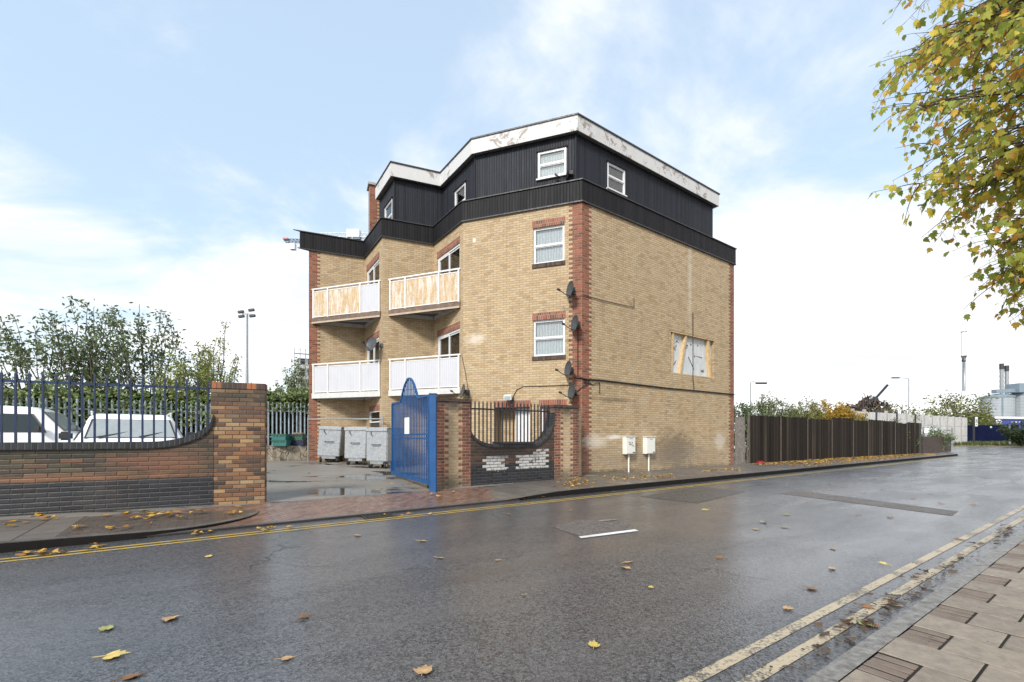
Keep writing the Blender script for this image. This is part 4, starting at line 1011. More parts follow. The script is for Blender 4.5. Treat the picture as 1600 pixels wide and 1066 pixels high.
rw = Wall((-12.0, 15.55), (-7.55, 18.25))
b = MB(); nseg = 40; rq = random.Random(2)
hs = [.93 + rq.uniform(-.015, .015) for _ in range(nseg + 1)]; os_ = [rq.uniform(-.03, .03) for _ in range(nseg + 1)]
for i in range(nseg):
    u, v = rw.L * i / nseg, rw.L * (i + 1) / nseg
    b.face([rw.p(u, .05, .06 + os_[i]), rw.p(v, .05, .06 + os_[i + 1]), rw.p(v, hs[i + 1], os_[i + 1]), rw.p(u, hs[i], os_[i])], smooth=True)
    b.face([rw.p(u, hs[i], os_[i]), rw.p(v, hs[i + 1], os_[i + 1]), rw.p(v, hs[i + 1], -.9), rw.p(u, hs[i], -.9)])
tag(b.build('retaining_wall', M['render']), 'low cracked rendered retaining wall beside the bins', 'retaining wall')
def crate(px, y, Y, z, mat, label, yaw=0, fill=None):
    p = AT(px, y, Y); r = thing('recycling_crate', label, 'crate', (p.x, p.y, z), 'recycling crates on the retaining wall')
    w, d, h = .58, .40, .23; b = MB()
    f = lambda s_, zz: [Vector((p.x + a * w / 2 * s_, p.y + c * d / 2 * s_, z + zz)) for a, c in ((-1, -1), (1, -1), (1, 1), (-1, 1))]
    lo, hi, hi2, lo2 = f(.88, 0), f(1, h), f(.93, h), f(.82, .02)
    b.face(lo[::-1]); b.face(lo2)
    for i in range(4):
        j = (i + 1) % 4; b.face([lo[i], lo[j], hi[j], hi[i]]); b.face([hi[i], hi[j], hi2[j], hi2[i]]); b.face([lo2[j], lo2[i], hi2[i], hi2[j]])
    b.build('tub', mat, r)
    b = MB()
    for a in (-.17, -.06, .06, .17): b.box((p.x + a, p.y - d / 2 * .955 - .008, z + .155), (.06, .016, .05))
    b.box((p.x, p.y - d / 2 - .012, z + h - .012), (w + .03, .03, .03)); b.build('grip', M['plastic'] if mat is not M['teal'] else M['green'], r)
    if fill:
        b = MB(); b.box((p.x, p.y, z + h - .03), (w * .9, d * .9, .06)); b.box((p.x + .05, p.y, z + h + .02), (w * .6, d * .6, .07)); bevel(b.build('rubbish', plain('dry_garden_waste', (.20, .15, .07), .9, var=.5, scale=20), r), .02)
crate(440, 697, 17.4, .93, M['teal'], 'bright teal crate at the bottom of its stack on the retaining wall'); crate(439, 687, 17.4, 1.162, M['teal'], 'bright teal crate on top of another teal crate')
crate(466, 697, 17.9, .93, M['navy'], 'navy blue crate under a dark green crate'); crate(465, 687, 17.9, 1.162, M['green'], 'dark green crate of garden waste on a navy crate', fill=True)
hr = thing('barrier_rail', 'thin galvanised tube rail on posts behind the bins', 'rail', W01.p(0, .3, .3))
zz = W01.z(489, 656)
a_ = W01.p(-.02, 0, .42); c_ = AT(598, 655, 16.15)
b = MB(); b.tube([(a_.x, a_.y, zz), (c_.x, c_.y, zz - .02)], .025, 8); b.build('top_tube', M['steel'], hr)
for q in (a_, c_):
    b = MB(); b.tube([(q.x, q.y, .2), (q.x, q.y, zz + .08)], .024, 8); b.build('post', M['steel'], hr)

# palisade fence behind the cars
PA, PC = V2(-19.5, 12.2), V2(-7.6, 19.6)
pw = Wall(PA, PC)
def palisade(w, n0, u0, u1, zb, zt, label):
    r = thing('palisade_fence', label, 'fence', w.p(u0, zb, 0))
    b = MB()
    for z in (zb + .35, zt - .38): b.wbox(w, u0, u1, z - .025, z + .025, -.05, -.015)
    b.build('cross_rail', M['palisade'], r)
    n = int((u1 - u0) / .15)
    for i in range(n):
        u = u0 + .15 * (i + .5); b = MB()
        A = [w.p(u - .034, zb, 0), w.p(u - .012, zb, .016), w.p(u + .012, zb, .016), w.p(u + .034, zb, 0)]; T = [Vector((p.x, p.y, zt - .09)) for p in A]
        for k in range(3): b.face([A[k], A[k + 1], T[k + 1], T[k]])
        ap = w.p(u, zt, .006); b.face([T[0], T[1], ap]); b.face([T[1], T[2], ap]); b.face([T[2], T[3], ap]); b.build('pale', M['palisade'], r)
    for i in range(int((u1 - u0) / 2.7) + 1):
        b = MB(); b.wbox(w, u0 + 2.7 * i, u0 + 2.7 * i + .1, zb - .3, zt - .3, -.15, -.051); b.build('post', M['palisade'], r)
palisade(pw, 0, .0, 9.6, .35, 2.62, 'blue grey steel palisade fence behind the two white vans')
palisade(pw, 0, 9.75, pw.L, .93, 2.72, 'short run of grey palisade fence on the retaining wall by the crates')

# ------------------------------------------------------------------ white vans
def van(name, label, loc, yaw, Lg=4.2, wd=1.78, H=1.78, hood=.95, panel=True, belt=1.02):
    r = thing(name, label, 'van', (0, 0, 0)); sill = .28
    # stations along x (front = +): x, roof z, belt z, roof half width
    st = [(-Lg / 2, 1.02, .98, .80), (-Lg / 2 + .04, H - .12, belt, .70), (-Lg / 2 + .22, H, belt, .71), (-.2, H + .03, belt, .71), (.55, H, belt, .70), (.80, H - .10, belt, .69), (Lg / 2 - hood - .05, belt + .05, belt, .80), (Lg / 2 - .35, .90, .88, .80), (Lg / 2 - .05, .70, .68, .74)]
    secs = []
    for x, zr_, zb_, hw in st:
        h = wd / 2; e = h if abs(x) < Lg / 2 - .3 else h - .06
        right = [(e - .04, sill), (e, sill + .2), (e, min(zb_, .8)), (e - .02, zb_), (hw + .03, max(zb_, zr_ - .16)), (hw - .03, max(zb_, zr_ - .05)), (hw - .16, zr_)]
        secs.append([Vector((x, -y, z)) for y, z in right] + [Vector((x, y, z)) for y, z in right[::-1]])
    b = MB(); m = len(secs[0]); V = [v for s_ in secs for v in s_]; Fc = []
    for i in range(len(secs) - 1):
        for k in range(m - 1): Fc.append((i * m + k, (i + 1) * m + k, (i + 1) * m + k + 1, i * m + k + 1))
    b.mesh(V, Fc); b.face(secs[0]); b.face(secs[-1][::-1]); b.build('body', M['carwhite'], r)
    def pane(nm, q, mat, push):
        b = MB(); q = [Vector(p) for p in q]; nrm = (q[1] - q[0]).cross(q[2] - q[0]).normalized()
        if nrm.dot(Vector(push)) < 0: q = q[::-1]; nrm = -nrm
        cq = sum(q, Vector()) / len(q); sl_ = MB(); Q2 = [p + (p - cq).normalized() * .035 + nrm * .006 for p in q]; sl_.face(Q2)
        for i in range(len(q)): j = (i + 1) % len(q); sl_.face([Q2[i] - nrm * .03, Q2[j] - nrm * .03, Q2[j], Q2[i]])
        sl_.build('window_seal', M['plastic'], r)
        b.face([p + nrm * .012 for p in q]); bb = [p + nrm * -.02 for p in q]
        for i in range(len(q)): j = (i + 1) % len(q); b.face([bb[i], bb[j], q[j] + nrm * .012, q[i] + nrm * .012])
        return b.build(nm, mat, r)
    xw0, xw1 = .80, Lg / 2 - hood - .05
    ws = pane('windscreen', [(xw0 + .03, -.60, H - .13), (xw0 + .03, .60, H - .13), (xw1 - .02, .70, belt + .09), (xw1 - .02, -.70, belt + .09)], M['carscreen'], (1, 0, .5))
    b = MB(); b.bar((xw1 + .01, -.55, belt + .10), (xw1 - .10, .02, belt + .22), .02, .02); b.bar((xw1 + .01, .10, belt + .10), (xw1 - .1, .6, belt + .22), .02, .02); b.build('wiper', M['plastic'], r)
    for s_ in (-1, 1):
        y0, y1 = s_ * (wd / 2 - .02), s_ * .735
        pane('side_window', [(-.30, y0, belt + .04), (xw1 - .35, y0, belt + .04), (.62, y1, H - .20), (-.30, y1, H - .18)], M['cargl'], (0, s_, .2))
        if not panel: pane('rear_side_window', [(-1.5, y0, belt + .04), (-.45, y0, belt + .04), (-.45, y1, H - .18), (-1.45, y1, H - .2)], M['cargl'], (0, s_, .2))
        b = MB(); b.box((xw1 - .42, s_ * (wd / 2 + .10), belt + .12), (.12, .2, .17)); bevel(b.build('door_mirror', M['plastic'], r), .03, 2)
        b = MB(); b.box((Lg / 2 - .16, s_ * .62, .72), (.2, .3, .16)); bevel(b.build('headlight', M['carscreen'], r), .03)
        for x in (-Lg / 2 + .75, Lg / 2 - .78):
            b = MB(); b.lathe([(.19, -.10), (.29, -.10), (.31, -.07), (.31, .07), (.29, .10), (.19, .10)], (x, s_ * (wd / 2 - .09), .31), 'y', 22); wh = b.build('wheel', M['rubber'], r)
            b = MB(); b.lathe([(.001, -.1), (.19, -.09), (.19, .09), (.001, .1)], (x, s_ * (wd / 2 - .09), .31), 'y', 18); b.build('rim', M['steel'], wh)
        b = MB(); b.bar((-1.7, s_ * .66, H + .05), (.4, s_ * .66, H + .05), .03, .03); b.bar((-1.6, s_ * .66, H - .02), (-1.6, s_ * .66, H + .05), .03); b.bar((.3, s_ * .66, H - .02), (.3, s_ * .66, H + .05), .03)
        if not panel: b.build('roof_bar', M['carwhite'], r)
    b = MB(); b.box((Lg / 2 - .02, 0, .42), (.16, wd - .14, .26)); bevel(b.build('bumper', M['plastic'], r), .04, 2)
    b = MB(); b.box((Lg / 2 - .02, 0, .66), (.10, .8, .14)); b.build('grille', M['plastic'], r)
    r.location = loc; r.rotation_euler = (0, 0, rad(yaw)); return r
def yloc(x, y): return (x, y, yz(x * TN.x + y * TN.y))
van('parked_van', 'white van with dark side glass parked sideways behind the mossy wall', yloc(-13.15, 11.75), 30, 4.5, 1.8, 1.78, belt=1.10)
van('parked_van', 'white van with roof bars facing the mossy wall beside the brick pier', yloc(-8.52, 10.07), -50, 4.1, 1.84, 1.60, panel=False)
# ------------------------------------------------------------------ plants
def rv(r, k=1.0): return Vector((r.uniform(-k, k), r.uniform(-k, k), r.uniform(-k, k)))
def leaf(b, p, d, nrm, l, w, mi=0):
    d = d.normalized(); s = d.cross(nrm)
    if s.length < 1e-3: s = d.cross(Vector((1, 0, .3)))
    s.normalize(); q = p + d * l
    m = p + d * l * .45
    i = len(b.v); b.v += [tuple(p), tuple(m + s * w / 2), tuple(q), tuple(m - s * w / 2)]
    b.f.append((i, i + 1, i + 2, i + 3)); b.uv.append([(0, 0), (1, 0), (1, 1), (0, 1)]); b.mi.append(mi); b.sm.append(False)
LOBE = [(0, 0), (.22, -.05), (.42, .12), (.52, .38), (.33, .40), (.36, .66), (.17, .62), (0, 1.0)]
LOBE = LOBE + [(-x, y) for x, y in LOBE[-2:0:-1]]
def lobed(b, p, d, nrm, l, curl=.15, r=R):
    wx = r.uniform(.6, 1.05); skew = r.uniform(-.25, .25); jit = [r.uniform(.78, 1.15) for _ in LOBE]
    d = d.normalized(); s = d.cross(nrm)
    if s.length < 1e-3: s = d.cross(Vector((1, .2, .3)))
    s.normalize(); n = s.cross(d)
    i = len(b.v); k = len(LOBE)
    for (x, y), jt in zip(LOBE, jit):
        x, y = (x * wx + skew * y * .4) * jt, y * (.5 + .5 * jt)
        b.v.append(tuple(p + s * x * l + d * y * l + n * (curl * l * (x * x * 1.6 - (y - .4) ** 2 * .8))))
    b.v.append(tuple(p + d * .35 * l)); c = i + k
    for j in range(k):
        b.f.append((c, i + j, i + (j + 1) % k)); b.uv.append([(0, 0), (0, 1), (1, 0)]); b.mi.append(0); b.sm.append(False)
def shoot_bush(name, label, cat, base, h, spread, shoots, leaves, lsize, mat, seed, group=None, lean=(0, 0), dens=.35, bark='twig', flat=.55):
    """many arching stems from the ground carrying leaf tufts, thinning towards the tips"""
    r = random.Random(seed); base = Vector(base); t = thing(name, label, cat, base, group)
    bt, bl = MB(), MB()
    for i in range(shoots):
        a = r.uniform(0, 2 * math.pi); k = math.sqrt(r.random()); hh = h * (1.0 - flat * k * r.uniform(.5, 1.2))
        tip = base + Vector((math.cos(a) * spread * k + lean[0], math.sin(a) * spread * k * .8 + lean[1], hh))
        mid = base + Vector((math.cos(a) * spread * k * .35, math.sin(a) * spread * k * .35, hh * .55)) + rv(r, .15)
        pts = [base + Vector((math.cos(a) * .25 * k, math.sin(a) * .25 * k, 0))]
        for q in range(1, 7):
            u = q / 6; p = pts[0] * (1 - u) ** 2 + mid * 2 * u * (1 - u) + tip * u * u + rv(r, .05 * h * u * .4); pts.append(p)
        w = .012 + .012 * h / 3; bt.tube(pts, [w * (1 - .8 * q / 6) for q in range(7)], 5, False)
        nt = max(2, int(leaves / shoots / 7))
        for _ in range(nt):
            u = dens + (1 - dens) * r.random() ** .8; f = u * 6; j = min(5, int(f)); p = pts[j].lerp(pts[j + 1], f - j)
            c = p + rv(r, 1).normalized() * r.uniform(.05, .28) * (1.35 - u) * min(h, 3) * .45
            if r.random() < .35: bt.tube([p, (p + c) / 2 + rv(r, .02), c], .004, 4, False)
            for _k in range(7):
                q_ = c + rv(r, lsize * 1.1); d = (rv(r, 1) + Vector((0, 0, -.25))); leaf(bl, q_, d, rv(r, 1), lsize * r.uniform(.6, 1.25), lsize * r.uniform(.3, .55))
    bt.build('stem', M[bark], t); bl.build('foliage', M[mat], t); return t
def hedge(name, label, cat, w, u0, u1, o0, o1, z0, z1, n, lsize, mat, seed, uneven=.25, inner='leaf_dark', group=None):
    r = random.Random(seed); t = thing(name, label, cat, w.p(u0, z0, (o0 + o1) / 2), group); b = MB(); bi = MB(); bs = MB()
    hump = [r.uniform(-1, 1) for _ in range(40)]
    for i in range(n):
        u = r.uniform(u0, u1); f = (u - u0) / (u1 - u0) * 38; j = int(f); hz = z1 + uneven * (hump[j] * (1 - f + j) + hump[j + 1] * (f - j))
        z = z0 + (hz - z0) * (1 - (1 - r.random()) ** 1.0); o = r.uniform(o0, o1)
        p = w.p(u, z, o) + rv(r, .1); leaf(b, p, rv(r, 1) + Vector((w.n.x * .6, w.n.y * .6, -.3)), Vector((w.n.x, w.n.y, .8)) + rv(r, .8), lsize * r.uniform(.6, 1.3), lsize * r.uniform(.45, .8))
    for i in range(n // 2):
        u = r.uniform(u0, u1); p = w.p(u, r.uniform(z0, z1 - .3), o0 - r.uniform(0, .35)); leaf(bi, p, rv(r, 1), Vector((w.n.x, w.n.y, .2)) + rv(r, .6), lsize * 3 * r.uniform(.6, 1.3), lsize * 2.4)  # oversized dark leaves put the shade inside the hedge into colour
    for i in range(int((u1 - u0) * 3)):
        u = r.uniform(u0, u1); bs.tube([w.p(u, z0 - .6, o0), w.p(u + r.uniform(-.3, .3), (z0 + z1) / 2, (o0 + o1) / 2), w.p(u + r.uniform(-.5, .5), z1 - .1, (o0 + o1) / 2)], .012, 4, False)
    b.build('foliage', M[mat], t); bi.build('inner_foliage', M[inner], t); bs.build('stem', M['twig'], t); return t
# green mass behind the palisade
hedge('ivy_hedge', 'thick ivy tumbling over the top of the palisade fence behind the vans', 'hedge', pw, 0, 9.6, -.55, .10, 1.75, 2.95, 5200, .15, 'leaf_ivy', 21, .18)
hedge('ivy_hedge', 'leafy creeper bulging over the short palisade by the crates', 'hedge', pw, 9.7, 13.7, -.6, .12, 2.35, 3.15, 2000, .15, 'leaf_ivy', 22, .25)
hedge('undergrowth', 'dark tangled undergrowth seen between the palisade bars', 'hedge', pw, 0, pw.L, -1.4, -.5, .3, 2.4, 5200, .16, 'leaf_dark', 23, .2)  # dark leaf colour stands for shade behind the pales and blocks the sky
bg = 'shrubby trees behind the palisade'
shoot_bush('shrub_tree', 'broad airy tree with dark leaves rising behind the sideways van', 'tree', AT(60, 680, 17.5) * 1 + Vector((0, 0, -1.2)), 6.0, 3.0, 28, 3700, .18, 'leaf_green', 31, bg, dens=.3, flat=.36)
shoot_bush('shrub_tree', 'tallest airy tree, its leafy shoots highest above the gap between the vans', 'tree', AT(138, 680, 17.5) + Vector((0, 0, -1.2)), 6.7, 2.6, 24, 3200, .18, 'leaf_green', 32, bg, dens=.35, flat=.36)
shoot_bush('shrub_tree', 'open tree with bare lower stems behind the van with roof bars', 'tree', AT(232, 680, 18) + Vector((0, 0, -1.2)), 6.8, 2.6, 22, 2800, .18, 'leaf_green', 33, bg, dens=.45, flat=.34)
shoot_bush('shrub_tree', 'dense low yellow green bush rising just behind the brick pier', 'tree', AT(308, 680, 17.6) + Vector((0, 0, -1.2)), 5.3, 1.7, 36, 8600, .13, 'leaf_lime', 34, bg, dens=.3)
shoot_bush('shrub_tree', 'slim pale shoots at the edge of the bushes near the floodlight mast', 'tree', AT(346, 680, 19) + Vector((0, 0, -1.0)), 6.3, .9, 15, 2000, .11, 'leaf_lime', 35, bg, dens=.4)
shoot_bush('shrub_tree', 'bushy tree tucked against the red brick edge of the flats', 'tree', AT(466, 680, 21.5) + Vector((0, 0, -1.0)), 4.9, 1.1, 30, 5200, .14, 'leaf_ivy', 36, bg, dens=.3)
# plants beyond the timber fence
def AB(x, Y, z=0): return Vector(((x - HX) / F * Y, Y, z))
bg = 'bushes beyond the timber fence'
for i, (x, Y, h, sp, n, mat, lab, ls) in enumerate([
    (1160, 25.5, 3.0, 1.5, 3000, 'leaf_green', 'green bush filling the gap between the flats and the first lamp column', .15),
    (1203, 27.0, 3.7, 1.3, 2600, 'leaf_green', 'thin grey green bush just past the first lamp column', .15),
    (1236, 28.5, 2.9, 1.2, 2600, 'leaf_olive', 'low olive bush over the fence left of the golden bush', .15),
    (1262, 30.5, 3.5, 1.2, 2400, 'leaf_olive', 'olive bush with sparse top beside the golden bush', .15),
    (1292, 33.0, 3.55, 1.5, 3600, 'leaf_gold', 'golden yellow bush standing above the timber fence', .17),
    (1320, 32.0, 3.2, 1.6, 3800, 'leaf_gold', 'yellow and brown bush in front of the scrap heap', .17),
    (1345, 30.0, 2.3, 1.5, 3000, 'leaf_olive', 'pale weedy bush spilling along the fence below the scrap heap', .15),
    (1388, 30.5, 2.2, 1.3, 2400, 'leaf_green', 'grey green bush below the concrete panels near the fence end', .15)]):
    shoot_bush('bush', lab, 'bush', AB(x, Y, -.05), h * 1.22, sp * 1.3, 36, int(n * 1.9), ls, mat, 50 + i, bg, dens=.42)
shoot_bush('bush', 'low dark bush leaning over the small brick wall at the end of the fence', 'bush', AB(1452, 34.5, 0), 2.3, 1.9, 36, 3200, .16, 'leaf_green', 70, bg, dens=.3)
shoot_bush('bush', 'dark green bush at the kerb beside the blue hoarding post', 'bush', AB(1600, 53, 0), 3.4, 2.6, 50, 5200, .22, 'leaf_dark', 71, bg, dens=.15)
def tree(name, label, base, h, cr, n, ls, mat, seed, group=None, trunk=.18, flat=.8):
    r = random.Random(seed); base = Vector(base); t = thing(name, label, 'tree', base, group); bt, bl = MB(), MB()
    bt.tube([base, base + Vector((.1, 0, h * .25)), base + Vector((-.05, .1, h * .5)), base + Vector((0, 0, h * .85))], [trunk, trunk * .8, trunk * .55, trunk * .15], 8)
    cen = []
    for i in range(26):
        d = rv(r, 1); d.normalize(); c = base + Vector((0, 0, h * .62)) + Vector((d.x * cr, d.y * cr, d.z * h * .36 * flat)) * r.uniform(.45, 1.0)
        o = base + Vector((0, 0, h * r.uniform(.3, .6))); m = (o + c) / 2 + rv(r, .25); bt.tube([o, m, c], [trunk * .3, trunk * .18, trunk * .06], 5, False); cen.append((c, cr * r.uniform(.22, .42)))
    for i in range(n):
        c, k = cen[i % len(cen)]; d = rv(r, 1); p = c + d.normalized() * k * r.random() ** .5
        leaf(bl, p, rv(r, 1), rv(r, 1), ls * r.uniform(.6, 1.3), ls * r.uniform(.4, .7))
    bt.build('trunk', M['bark'], t); bl.build('crown', M[mat], t); return t
for x, Y, h, cr, lab, sd in ((1492, 72, 8.3, 4.8, 'olive brown tree behind the pale mast base', 81), (1524, 74, 5.2, 2.8, 'low browning tree between the mast and the blue shed', 82), (1470, 70, 5.5, 2.4, 'thin half bare tree left of the pale mast', 83), (1410, 52, 5.8, 2.4, 'sparse bare looking tree around the second lamp column', 84)):
    tree('distant_tree', lab, AB(x, Y, 0), h, cr, 2200 if sd < 83 else 420, .42 if sd < 84 else .3, 'leaf_olive', sd, 'trees beyond the concrete panels')

# overhanging plane tree on the near pavement
def plane_tree():
    r = random.Random(99); base = Vector((9.6, 6.4, .08)); t = thing('plane_tree', 'street tree with yellowing lobed leaves overhanging the near pavement', 'tree', base)
    bt = MB(); bl = MB()
    bt.tube([base, base + Vector((.05, 0, 1.5)), base + Vector((-.05, .1, 3.2)), base + Vector((.05, .05, 6)), base + Vector((0, 0, 9.5))], [.26, .22, .19, .13, .04], 12)
    bt.build('trunk', M['bark'], t); br = MB(); tw = MB()
    def twig(p, d, l, droop, nl):
        pts = [p]; q = p.copy(); dd = d.normalized()
        for i in range(6):
            dd = (dd + Vector((0, 0, -droop)) + rv(r, .16)).normalized(); q = q + dd * l / 6; pts.append(q.copy())
        tw.tube(pts, [.010 - .0013 * i for i in range(7)], 4, False)
        for k in range(nl):
            u = (k + r.random()) / nl * 5.99; j = int(u); c = pts[j].lerp(pts[j + 1], u - j)
            pe = rv(r, 1).normalized() * r.uniform(.03, .13) + Vector((0, 0, -.05)); e = c + pe
            tw.tube([c, e], .002, 3, False)
            dn = (pe.normalized() * .6 + Vector((0, 0, -.9)) + rv(r, .7)); lobed(bl, e, dn, rv(r, 1) + Vector((-.4, -.6, .3)), r.uniform(.075, .155), r.uniform(-.25, .3), r)
    C0 = Vector((9.3, 6.5, 5.6))
    for i in range(112):
        z = r.uniform(3.3, 9.2); o = base + Vector((0, 0, z))
        a = r.uniform(125, 215) if i % 4 else r.uniform(0, 360); a = rad(a)
        ln = min(3.5, max(1.2, 1.2 + (z - 3) * .8)) * r.uniform(.6, 1.05) * (.78 if z < 5.5 else .86); rise = r.uniform(.0, .45)
        d = Vector((math.cos(a), math.sin(a), rise)); pts = [o]; dd = d.normalized(); q = o.copy()
        for k in range(8):
            dd = (dd + Vector((0, 0, -.055)) + rv(r, .09)).normalized(); q = q + dd * ln / 8; pts.append(q.copy())
        br.tube(pts, [.030 - .003 * k for k in range(9)], 6, False)
        for k in range(3, 9):
            for _ in range(2):
                sd = (pts[k] - pts[k - 1]).normalized() + rv(r, .9); twig(pts[k], sd, r.uniform(.5, 1.0), r.uniform(.03, .16), r.randint(6, 9))
    br.build('branch', M['bark'], t); tw.build('twig', M['twig'], t); bl.build('foliage', M['leaf_autumn'], t); return t
plane_tree()

# ------------------------------------------------------------------ timber fence and the street beyond
fA, fB = V2(9.62, 19.25), V2(27.4, 30.1)
fw = Wall(fA, fB); fence = thing('timber_fence', 'long weathered dark timber fence with pale gaps between its panels', 'fence', fw.p(0, .1, 0))
fm = fence_boards('old_fence_boards'); fpale = plain('pale_fence_post', (.10, .082, .064), .8, var=.3, scale=9)
xs = [1171, 1220, 1262, 1300, 1333, 1357, 1378, 1399, 1417, 1435.5]
us = [fw.u(x) for x in xs]
def ftop(u): return 2.27 - (u / fw.L) * .14
rf = random.Random(4)
for i in range(len(us) - 1):
    u0, u1 = us[i] + .05, us[i + 1] - .03; b = MB(); n = max(1, int((u1 - u0) / .14)); dz = rf.uniform(-.06, .07)
    for k in range(n):
        a, c = u0 + (u1 - u0) * k / n, u0 + (u1 - u0) * (k + 1) / n - .006; zt = ftop(a) + dz + rf.uniform(-.025, .02); oo = rf.uniform(0, .008)
        b.wbox(fw, a, c, .09 + rf.uniform(0, .03), zt, oo - .025, oo)
    b.build('board_panel', fm, fence)
    b = MB(); b.wbox(fw, u0 - .045, u0 - .01, .08, ftop(u0) - .02 - rf.uniform(0, .05), -.04, .012); b.build('fence_post', fpale, fence)
    b = MB(); b.wbox(fw, u0, u1, .5, .58, -.07, -.03); b.wbox(fw, u0, u1, 1.8, 1.88, -.07, -.03); b.build('cross_rail', fm, fence)
b = MB(); b.wbox(fw, us[-1], us[-1] + .32, .08, ftop(us[-1]) + .02, -.1, .06); b.build('fence_post', plain('dark_end_post', (.05, .045, .04), .8), fence)
b = MB(); u = fw.u(1166)
b.bar(fw.p(u + .02, .08, .03), fw.p(u + .0, 1.1, .06), .06, .05); b.bar(fw.p(u, 1.05, .06), fw.p(u + .10, 2.3, .03), .055, .045); b.build('leaning_post', fpale, fence)
b = MB(); n = 7
for k in range(n):
    a = .02 + (u - .06) * k / n; b.wbox(fw, a, a + (u - .06) / n - .01, .1, 2.14 + rf.uniform(-.02, .02), -.06, -.035)
b.build('board_panel', plain('silvered_boards', (.18, .16, .14), .8, var=.4, scale=8), fence)
b = MB(); p = fw.p(fw.u(1181), .14, .2)
rb = random.Random(8)
bb = MB(); bb.lathe([(.001, .10), (.08, .095), (.15, .06), (.2, .02), (.19, 0), (.001, 0)], (p.x, p.y, .1), 'z', 14)
bb.v = [(x + rb.uniform(-.03, .03), y + rb.uniform(-.03, .03), z + rb.uniform(-.015, .03)) for x, y, z in bb.v]
tag(bb.build('plastic_bag', plain('red_plastic_bag', (.22, .012, .015), .45)), 'crumpled red bag on the ground at the foot of the timber fence', 'bag')
lwA, lwB = V2(27.75, 30.3), V2(34.5, 35.2); lw = Wall(lwA, lwB)
lowb = brick('low_brown_wall', [(0, (.04, .024, .017)), (.5, (.065, .038, .026)), (1, (.09, .055, .036))], (.045, .036, .03), dirt=.5)
b = MB(); b.wall(lw, .05, 1.22); q0, q1 = lw.p(0, 0, -.25), lw.p(lw.L, 0, -.25); b.wall(Wall((q1.x, q1.y), (q0.x, q0.y)), .05, 1.22); b.wall(Wall(lw.b, (q1.x, q1.y)), .05, 1.22); b.wbox(lw, 0, lw.L, 1.22, 1.25, -.25, 0)
tag(b.build('low_wall', lowb), 'low brown brick wall past the end of the timber fence', 'brick wall')
# concrete panel wall
cA, cB = V2(33.5, 44), V2(62, 61); cwl = Wall(cA, cB)
pconc = plain('pale_concrete_panel', (.52, .51, .49), .8, var=.15, scale=1.5, dirt=((.3, .28, .26), .5))
cp = thing('concrete_fence', 'tall pale concrete panel fence with dark posts behind the bushes', 'fence', cwl.p(0, 0, 0))
n = 13
for i in range(n):
    a = cwl.L * i / n; e = cwl.L * (i + 1) / n
    for k in range(3):
        b = MB(); b.wbox(cwl, a + .04, e - .04, 1.24 * k + .02, 1.24 * k + 1.235, -.08, 0); b.build('concrete_panel', pconc, cp)
    b = MB(); b.wbox(cwl, a - .16, a + .16, 0, 3.95 if i < 6 else 3.8, -.15, .06); b.build('post', M['blackpaint'] if i in (2, 4, 6) else M['concrete'], cp)
# scrap heap and its crane arm
rs = random.Random(15)
heap = thing('scrap_heap', 'dark brown heap of scrap metal showing over the concrete panels', 'scrap heap', AB(1345, 62, 0))
k = NT('rusty_scrap'); k.done(k.ramp(k.n('NewGeometry').outputs['Random Per Island'], [(0, (.03, .024, .02)), (.5, (.065, .045, .036)), (.85, (.12, .08, .06)), (1, (.25, .19, .16))]), .7)
b = MB()
for i in range(2600):
    x = rs.uniform(1225, 1405); env = 3.9 + 2.3 * math.exp(-((x - 1360) / 40) ** 2) + .3 * math.sin(x * .21); Y = 62 + rs.uniform(-4, 4)
    if x > 1385: env -= (x - 1385) * .04
    c = AB(x, Y, rs.uniform(.3, 1) ** .6 * env); d = rv(rs, 1).normalized(); s = rs.uniform(.15, .7); b.bar(c - d * s, c + d * s, rs.uniform(.04, .16), rs.uniform(.03, .12), up=rv(rs, 1).normalized())
b.prism([AB(1205, 66)[:2], AB(1400, 66)[:2], AB(1410, 60)[:2], AB(1215, 60)[:2]], 0, 3.6)
b.build('scrap', k.m, heap)
ca = thing('crane_arm', 'thin dark grab arm sticking up out of the scrap heap', 'crane arm', AT(1366, 625, 60))
b = MB(); b.bar(AT(1355, 634, 60), AT(1369, 621.5, 60), .5, .45); b.build('boom_base', M['blackpaint'], ca)
b = MB(); b.bar(AT(1367, 624, 60), AT(1387, 601.5, 60), .2, .22); b.build('jib', M['blackpaint'], ca)
# lamp columns
def lamp(x, Y, ytop, dx, label):
    g = AB(x, Y, 0); top = AT(x, ytop, Y); r = thing('lamp_column', label, 'street lamp', g, 'lamp columns beyond the fence'); k = Y / F
    b = MB(); b.tube([g, Vector((g.x, g.y, 1.5))], .1, 8); b.tube([Vector((g.x, g.y, 1.4)), top], [.07, .045], 8); b.build('column', M['steel'], r)
    e = top + Vector((dx * k, 0, .12 if dx < 0 else -.05)); b = MB(); b.tube([top, top + Vector((dx * k * .3, 0, .1)), e], .03, 6); b.build('bracket_arm', M['steel'], r)
    b = MB(); s = 1 if dx > 0 else -1; b.obox(e - Vector((.2, .12, .07)), (s * .9 if s > 0 else .9, 0, 0), (0, .25, 0), (0, 0, .14)); bevel(b.build('lamp_head', M['plastic'], r), .03)
lamp(1173, 38, 598, 12, 'tall thin lamp column rising beside the edge of the flats'); lamp(1420, 55, 592, -24, 'lamp column with a long bracket arm above the concrete panels')
ms = thing('telecom_mast', 'tall telecom mast with thick white base, thin grey pole and white lattice top', 'mast', AB(1506, 78, 0))
wm = plain('mast_white', (.82, .82, .82), .5, var=.03); g = AB(1506, 78, 0)
b = MB(); b.tube([g, Vector((g.x, g.y, 5.2)), Vector((g.x, g.y, 7.2)), Vector((g.x, g.y, 9.0))], [.55, .5, .45, .3], 14); b.build('base_tube', wm, ms)
